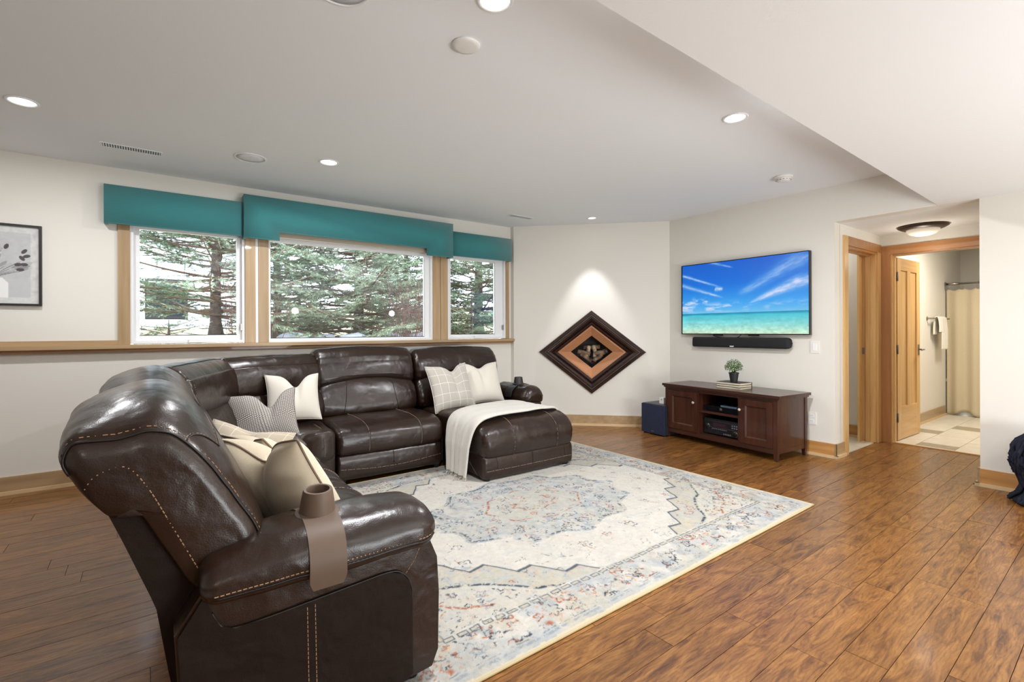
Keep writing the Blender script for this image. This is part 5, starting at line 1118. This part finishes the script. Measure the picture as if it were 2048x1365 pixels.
# ================================================================== bathroom fittings
cr_t = thing('curtain_rod', 'steel shower curtain rod with round wall flange', 'curtain rod', (8.90, 1.4, 1.822))
tubeo('rod', [(0, -1.95, 0), (0, 0.470, 0)], 0.012, M_steel, cr_t, 12); tubeo('rod_cap', [(0, 0.34, 0), (0, 0.470, 0)], 0.018, M_steel, cr_t, 12)
bm = bmesh.new(); lathe(bm, [(0.034, 0.474), (0.034, 0.482), (0.02, 0.486)], 20, (0, 0, 0), Matrix.Rotation(-PI/2, 3, 'X')); fin('flange', bm, M_steel, cr_t)
sc_ = thing('shower_curtain', 'long beige shower curtain hanging in scallops from steel rod', 'shower curtain', (8.90, 1.30, 0.03))
nx, ny = 200, 40; bm = bmesh.new(); G_ = []
for i in range(nx+1):
    yy = 1.868-1.95*i/nx; row_ = []
    for j in range(ny+1):
        t_ = j/ny; s_ = (1.868-yy)/0.165; top = 1.755-0.030*(math.sin(PI*s_)**2); z = 0.03+0.03*math.sin(yy*19+1)*(1-t_)**3+(top-0.03)*t_
        row_.append(bm.verts.new((math.sin(s_*PI*2+math.sin(yy*4)*0.8)*0.030*(1-0.35*t_)+math.sin(yy*33)*0.006, yy-1.30, z-0.03)))
    G_.append(row_)
for A, B in zip(G_, G_[1:]):
    for k in range(ny): bm.faces.new((A[k], A[k+1], B[k+1], B[k]))
M_curt = mat('beige_curtain', (208, 194, 166), 0.9, bump=(300, 0.3, 0.001), var=(120, (198, 184, 156), 0.3))
o = fin('curtain_cloth', bm, M_curt, sc_, smooth=True); md = o.modifiers.new('t', 'SOLIDIFY'); md.thickness = 0.003
for k in range(12):
    y_ = 1.868-0.165*k; bm = bmesh.new(); tube(bm, [(0.016*math.cos(a), 0, 0.018*math.sin(a)) for a in np.linspace(0, 2*PI, 14)[:-1]], 0.002, 5, True); box(bm, (-0.006, -0.022, -0.075), (0.0, 0.022, -0.03))
    h_ = fin('hook', bm, M_pewter, sc_); h_.location = (-0.012, y_-1.30, 1.822-0.03)
tub = thing('bathtub', 'white bathtub apron behind the shower curtain', 'bathtub', (9.35, 0.6, 0)); bxo('apron', (-0.40, -1.15, 0), (-0.34, 1.28, 0.46), M_white, tub, 0.01); bxo('rim', (-0.42, -1.18, 0.46), (0.38, 1.28, 0.50), M_white, tub, 0.01)
tb = thing('towel_bar', 'chrome towel bar on the bathroom wall', 'towel bar', (8.35, 1.885, 1.335))
for x_ in (-0.30, 0.42):
    bm = bmesh.new(); lathe(bm, [(0.026, 0), (0.026, 0.008), (0.012, 0.014), (0.011, 0.07), (0.016, 0.074), (0.0, 0.078)], 20, (x_, 0, 0), Matrix.Rotation(PI/2, 3, 'X')); fin('post', bm, M_steel, tb, smooth=True, sharp=True)
tubeo('bar', [(-0.30, -0.065, 0), (0.42, -0.065, 0)], 0.009, M_steel, tb, 10)
tw = thing('hand_towel', 'white hand towel draped over the chrome towel bar', 'towel', (8.40, 1.82, 1.345))
def drape(x0, x1, zf, zb, th_, nm, ph):
    bm = bmesh.new(); G_ = []; pth = [(-0.022, zf), (-0.024, zf*0.5), (-0.019, -0.02), (-0.010, 0.006), (0.0, 0.012), (0.010, 0.006), (0.018, -0.02), (0.022, zb*0.5), (0.022, zb)]
    P_ = catmull([(a, b, 0) for a, b in pth], 64, False)
    for p in P_:
        row_ = []
        for j in range(21):
            s_ = j/20; dn = min(1, max(0, -p.y/0.15)); wob_ = math.sin(s_*PI*3+ph)*0.012*dn; sp_ = 1+0.25*dn
            xx = (x0+x1)/2+(x0+(x1-x0)*s_-(x0+x1)/2)*sp_; row_.append(bm.verts.new((xx, p.x-abs(wob_)*(1 if p.x < 0 else -0.5), p.y)))
        G_.append(row_)
    for A, B in zip(G_, G_[1:]):
        for k in range(20): bm.faces.new((A[k], A[k+1], B[k+1], B[k]))
    o = fin(nm, bm, mat('white_terry', (240, 236, 226), 0.95, bump=(400, 0.8, 0.003)) if 'white_terry' not in D.materials else D.materials['white_terry'], tw, smooth=True); md = o.modifiers.new('t', 'SOLIDIFY'); md.thickness = th_; md.offset = 0
drape(-0.06, 0.17, -0.42, -0.20, 0.010, 'towel_front_fold', 0.3); drape(-0.20, -0.02, -0.19, -0.22, 0.009, 'towel_side_fold', 1.2)

# ================================================================== navy shaggy bundle by the column
nv = thing('shaggy_throw', 'dark navy shaggy yarn throw heaped against the wall at the right edge', 'throw', (4.83, 0.50, 0))
rr = random.Random(5); bm = bmesh.new()
prof_r = [(0.0, .19), (.02, .20), (.07, .15), (.14, .135), (.20, .165), (.28, .19), (.36, .185), (.43, .155), (.48, .10), (.51, .03)]
rad = lambda z: float(np.interp(z, [p[0] for p in prof_r], [p[1] for p in prof_r]))
for i in range(110):
    a0 = rr.uniform(0, 2*PI); tw_ = rr.uniform(-0.7, 0.7); pts = []
    z_hi = rr.uniform(0.30, 0.50); z_lo = rr.choice([0.012, 0.012, 0.12, 0.2])
    for k in range(12):
        z = z_hi+(z_lo-z_hi)*k/11; a1 = a0+tw_*k/11; r_ = (rad(z)-0.016)*(1+0.05*math.sin(k*1.7+i)); pts.append((r_*math.cos(a1), r_*math.sin(a1), z+0.004))
    tube(bm, pts, 0.011, 6)
for v in bm.verts: v.co += Vector((mnoise.noise(v.co*60), mnoise.noise(v.co*60+Vector((9, 9, 9))), 0))*0.006
tag(fin('yarn_strands', bm, mat('navy_yarn', (14, 19, 36), 0.9, bump=(300, 1, 0.004), var=(20, (22, 30, 52), 0.2)), nv, smooth=True), kind='stuff')
bm = bmesh.new(); lathe(bm, [(max(0.0, rad(z)-0.03), z) for z in (0.005, 0.02, .07, .14, .20, .28, .36, .43, .48)]+[(0.0, .49)], 24); fin('core', bm, mat('navy_core', (14, 18, 32), 0.95), nv, smooth=True)

# ================================================================== outdoors
M_grass = mat('dry_lawn', (168, 156, 122), 0.95, var=(3, (118, 116, 78), 0.22), bump=(30, 0.8, 0.03)); M_mulch = mat('mulch', (96, 84, 72), 0.95, var=(12, (60, 52, 46), 0.2), bump=(40, 1, 0.03))
gx, gy = 60, 50; X_ = np.linspace(-14, 26, gx)[:, None]*np.ones((1, gy)); Y_ = np.ones((gx, 1))*np.linspace(5.235, 34, gy)[None, :]
Zg = 1.03+np.clip(Y_-6, 0, 3)*0.02+np.clip((Y_-9.5)/10, 0, 1)**1.3*(0.3+0.75*np.clip((X_-1.5)/5, 0, 1))+(fbm(X_, Y_, 0.7, 8)-.5)*0.08
co = np.stack([X_, Y_, Zg], -1); me = grid_mesh(gx, gy, co); o = link('ground', me, M_grass, None, True); struct(o)
gz = lambda x_, y_: 1.03+min(max(y_-6, 0), 3)*0.02+min(max((y_-9.5)/10, 0), 1)**1.3*(0.3+0.75*min(max((x_-1.5)/5, 0), 1))
# boulders
M_rock = mat('grey_boulder', (118, 122, 130), 0.9, var=(5, (160, 162, 166), 0.22), bump=(18, 0.8, 0.02))
rr = random.Random(21)
for k, (x_, y_, r_) in enumerate(((1.55, 7.3, .20), (2.0, 7.5, .16), (2.38, 7.2, .19), (2.95, 7.45, .22), (3.45, 7.3, .17), (1.1, 7.4, .15), (3.95, 7.6, .18))):
    bm = bmesh.new(); bmesh.ops.create_icosphere(bm, subdivisions=3, radius=1)
    for v in bm.verts: n_ = mnoise.noise(v.co*1.3+Vector((k*5, 0, 0)))*0.35+mnoise.noise(v.co*3+Vector((k*5, 7, 0)))*0.12; v.co = Vector((v.co.x*r_*1.25, v.co.y*r_, v.co.z*r_*0.62))*(1+n_)
    o = fin('boulder', bm, M_rock, smooth=True); o.location = (x_, y_, 1.03+r_*0.12)
    tag(o, ('grey boulder outside the middle window, left of the central spruce trunk', 'small grey boulder left of the central spruce foot', 'rounded grey boulder just left of the spruce trunk foot', 'largest grey boulder right of the central spruce foot', 'grey boulder between the spruce foot and the red twigs', 'leftmost grey boulder behind the middle window', 'grey boulder behind the red twig shrub')[k], 'boulder', 'boulders outside the window')
# spruce trees
M_bark = mat('spruce_bark', (84, 70, 62), 0.95, var=(20, (52, 42, 38), 0.2), bump=(40, 1, 0.02)); M_twig = mat('spruce_twig', (92, 72, 56), 0.9)
NEED = [mat('needles_blue_green', (98, 122, 106), 0.75, var=(4, (144, 160, 128), 0.25), obj_rand=0.3), mat('needles_dark_green', (58, 84, 66), 0.75, var=(4, (98, 120, 84), 0.25), obj_rand=0.3)]
def branch_mesh(seed, L_=1.0, dens=1.0):
    rr = random.Random(seed); bs = bmesh.new(); vv = []; ff = []
    def P(t_): return Vector((t_*L_, 0.05*math.sin(t_*3+seed)*L_, (-0.10*t_+0.16*t_*t_)*L_))
    main = [P(i/10) for i in range(11)]; tube(bs, main, 0.013, 5, r1=0.003)
    def needles(p, q2, n_, l_):
        ax = (q2-p).normalized(); s1 = ax.cross(Vector((0, 0, 1)));
        if s1.length < .1: s1 = ax.cross(Vector((1, 0, 0)))
        s1.normalize(); s2 = ax.cross(s1)
        for k in range(n_):
            c = p.lerp(q2, (k+rr.random())/n_); a = rr.uniform(0, 2*PI); d = (s1*math.cos(a)+s2*math.sin(a)*0.8+ax*0.9).normalized(); w_ = d.cross(ax).normalized()*0.0028
            i0 = len(vv); vv.extend([c-w_, c+w_, c+d*l_*rr.uniform(.7, 1.1)]); ff.append((i0, i0+1, i0+2))
    n_side = int(24*dens)
    for k in range(n_side):
        t_ = 0.18+0.82*k/n_side; b0 = P(t_); sd = 1 if k % 2 else -1; an = rr.uniform(0.7, 1.1)*sd; ln = (0.10+0.34*(1-t_)**0.7*math.sin(min(1, t_*3)*PI/2))*L_*rr.uniform(.7, 1.1)
        d = Vector((math.cos(an), math.sin(an), rr.uniform(-.25, .12))).normalized(); e = b0+d*ln; mid = b0.lerp(e, .5)+Vector((0, 0, .02*ln)); tube(bs, [b0, mid, e], 0.0035, 3, r1=0.0015)
        needles(b0.lerp(e, .18), e, int(ln*150), 0.030)
        for s_ in range(int(ln/0.07)):
            f_ = 0.3+0.6*rr.random(); c0 = b0.lerp(e, f_); an2 = an+rr.choice((-1, 1))*rr.uniform(.5, 1); l2 = ln*rr.uniform(.22, .42); d2 = Vector((math.cos(an2), math.sin(an2), rr.uniform(-.3, .2))).normalized(); tube(bs, [c0, c0+d2*l2], 0.0018, 3); needles(c0, c0+d2*l2, int(l2*170), 0.028)
    needles(P(.55), P(1), 40, 0.03)
    ms = D.meshes.new('branch_wood'); bs.to_mesh(ms); bs.free(); ns = len(ms.vertices)
    vs = [v.co[:] for v in ms.vertices]+[v[:] for v in vv]; fs = [tuple(p.vertices) for p in ms.polygons]+[tuple(i+ns for i in f) for f in ff]
    me = D.meshes.new('branch'); me.from_pydata(vs, [], fs); me.materials.append(M_twig); me.materials.append(NEED[0])
    nf = len(ms.polygons); me.polygons.foreach_set('material_index', [0]*nf+[1]*(len(fs)-nf)); D.meshes.remove(ms); return me
BR = [branch_mesh(k) for k in range(4)]
BR2 = []
for m_ in BR: c = m_.copy(); c.materials[1] = NEED[1]; BR2.append(c)
BRS = [branch_mesh(20+k, 1.0, 0.35) for k in range(2)]
def spruce(lb, x_, y_, H_, r_, tr, dark=False, seed=1, zclear=0.25, dens=1.0, per=7, bz=0.5):
    rr = random.Random(seed); z0 = gz(x_, y_)-0.06; t = thing('spruce_tree', lb, 'tree', (x_, y_, z0), group='spruce trees outside the windows')
    bm = bmesh.new(); pts = [(mnoise.noise(Vector((z_, seed, 0)))*0.03, mnoise.noise(Vector((z_, seed, 5)))*0.03, z_) for z_ in np.linspace(0, H_, 16)]; tube(bm, pts, tr, 10, r1=tr*0.12)
    for v in bm.verts:
        if v.co.z < 0.1: v.co.x *= 1.6; v.co.y *= 1.6
    fin('trunk', bm, M_bark, t, smooth=True); z_ = zclear; k = 0; S = BR2 if dark else BR
    while z_ < H_*0.97:
        f_ = 1-z_/H_; n_ = per+(k % 2)
        for i in range(n_):
            a = 2*PI*i/n_+k*0.9+rr.uniform(-.25, .25); l_ = r_*(0.25+0.85*f_)*rr.uniform(.75, 1.1)
            bare = z_ < zclear+bz and rr.random() < (0.35 if bz < 0.8 else 0.7)
            o = D.objects.new('branch', rr.choice(BRS) if bare else rr.choice(S)); COL.objects.link(o); o.parent = t
            o.location = (0, 0, z_+rr.uniform(-.06, .06)); o.rotation_euler = (rr.uniform(-.3, .3), rr.uniform(-0.20, 0.10)+(-0.25*(z_/H_)), a); o.scale = (l_, l_, l_)
        z_ += 0.17/dens; k += 1
    return t
spruce('central blue-green spruce behind the middle window', 2.72, 8.1, 4.6, 1.75, 0.085, False, 1, 0.12)
spruce('thick-trunked spruce behind the left window', 0.66, 8.0, 4.8, 1.6, 0.078, True, 2, 0.45, 1.0, 6, 0.9)
spruce('dark spruce behind the right window', 5.05, 8.0, 4.6, 1.5, 0.10, True, 3, 0.1)
spruce('spruce between left and middle windows', 1.75, 9.6, 4.4, 1.35, 0.08, False, 4, 0.1, 0.75)
spruce('farther spruce seen right of the central one', 4.6, 10.4, 4.4, 1.5, 0.08, True, 5, 0.2, 0.8)
spruce('spruce at the far left edge of the left window', -1.5, 8.6, 4.4, 1.25, 0.08, False, 6, 0.5, 0.7)
spruce('low young spruce under the left window view', 0.10, 7.2, 0.36, 1.0, 0.025, True, 7, 0.03, 0.9, 6)
spruce('low young spruce at the foot of the right spruce', 4.35, 7.1, 0.95, 0.6, 0.03, True, 8, 0.03, 0.9, 6)
# red twig shrubs
M_red = mat('red_twig', (78, 34, 34), 0.7)
def shrub(lb, x_, y_, n_, w_, h_, seed):
    rr = random.Random(seed); bm = bmesh.new()
    for i in range(n_):
        a, b_ = rr.gauss(0, w_*.5), rr.gauss(0, .18); hh = h_*rr.uniform(.6, 1.05); lx, ly = a*rr.uniform(.1, .35), rr.uniform(-.1, .1); P_ = [(a*.6, b_*.5, 0), (a*.9, b_, hh*.4), (a+lx, b_+ly, hh)]; tube(bm, P_, 0.0045, 4, r1=0.002)
        for q_ in range(2): f_ = rr.uniform(.35, .8); tube(bm, [Vector(P_[0]).lerp(Vector(P_[2]), f_), Vector(P_[0]).lerp(Vector(P_[2]), f_)+Vector((rr.uniform(-.12, .12), rr.uniform(-.08, .08), rr.uniform(.12, .3)))], 0.0025, 3)
    o = fin('red_twig_shrub', bm, M_red); o.location = (x_, y_, gz(x_, y_)-0.01); tag(o, lb, 'shrub', 'red twig shrubs')
shrub('bare red-stemmed shrub at the right of the middle window', 3.05, 6.9, 42, 0.42, 1.0, 1)
shrub('bare red-stemmed shrub at the right side of the left window', 0.80, 6.9, 14, 0.12, 1.1, 2)
shrub('bare red-stemmed shrub at the left side of the middle window', 1.22, 7.2, 14, 0.16, 0.7, 3)
# neighbouring house
hs_ = thing('neighbour_house', 'white sided neighbouring house with a dark window behind spruces', 'house', (-2.5, 17.0, 1.2))
M_sid = mat('white_siding', (232, 236, 244), 0.7)
for k in range(17):
    z_ = k*0.17; segs = [(-6.5, 2.20), ] if not (0.34 <= z_ < 1.36) else [(-6.5, 2.20)]
    for (a, b_) in ([(-6.5, 2.20), (3.20, 4.7)] if 0.30 < z_ < 1.35 else [(-6.5, 4.7)]):
        bm = bmesh.new(); prism(bm, [(a, 0.0, z_), (a, -0.018, z_), (a, -0.004, z_+0.17), (a, 0.02, z_+0.17)], (b_-a, 0, 0)); fin('siding_board', bm, M_sid, hs_)
bxo('wall_core', (-6.5, 0.02, 0), (4.7, 0.3, 3.0), M_sid, hs_)
wf = boxes('window_frame', [((2.20, -0.03, .36), (2.28, 0.02, 1.50)), ((3.12, -0.03, .36), (3.20, 0.02, 1.50)), ((2.28, -0.03, .36), (3.12, 0.02, .44)), ((2.28, -0.03, 1.42), (3.12, 0.02, 1.50)), ((2.68, -0.03, .44), (2.72, 0.02, 1.42))], M_black, hs_)
bxo('pane', (2.28, -0.012, .44), (3.12, -0.006, 1.42), mat('dark_pane', (30, 34, 42), 0.1), wf)
bxo('pane', (2.20, -0.001, .30), (3.20, 0.019, 1.52), M_black, wf)
bm = bmesh.new(); prism(bm, [(-6.8, -0.45, 2.95), (-6.8, 5.0, 5.4), (-6.8, 5.0, 2.95)], (11.8, 0, 0)); fin('roof', bm, mat('roof_shingle', (96, 98, 104), 0.9, var=(10, (120, 120, 124), 0.2)), hs_)
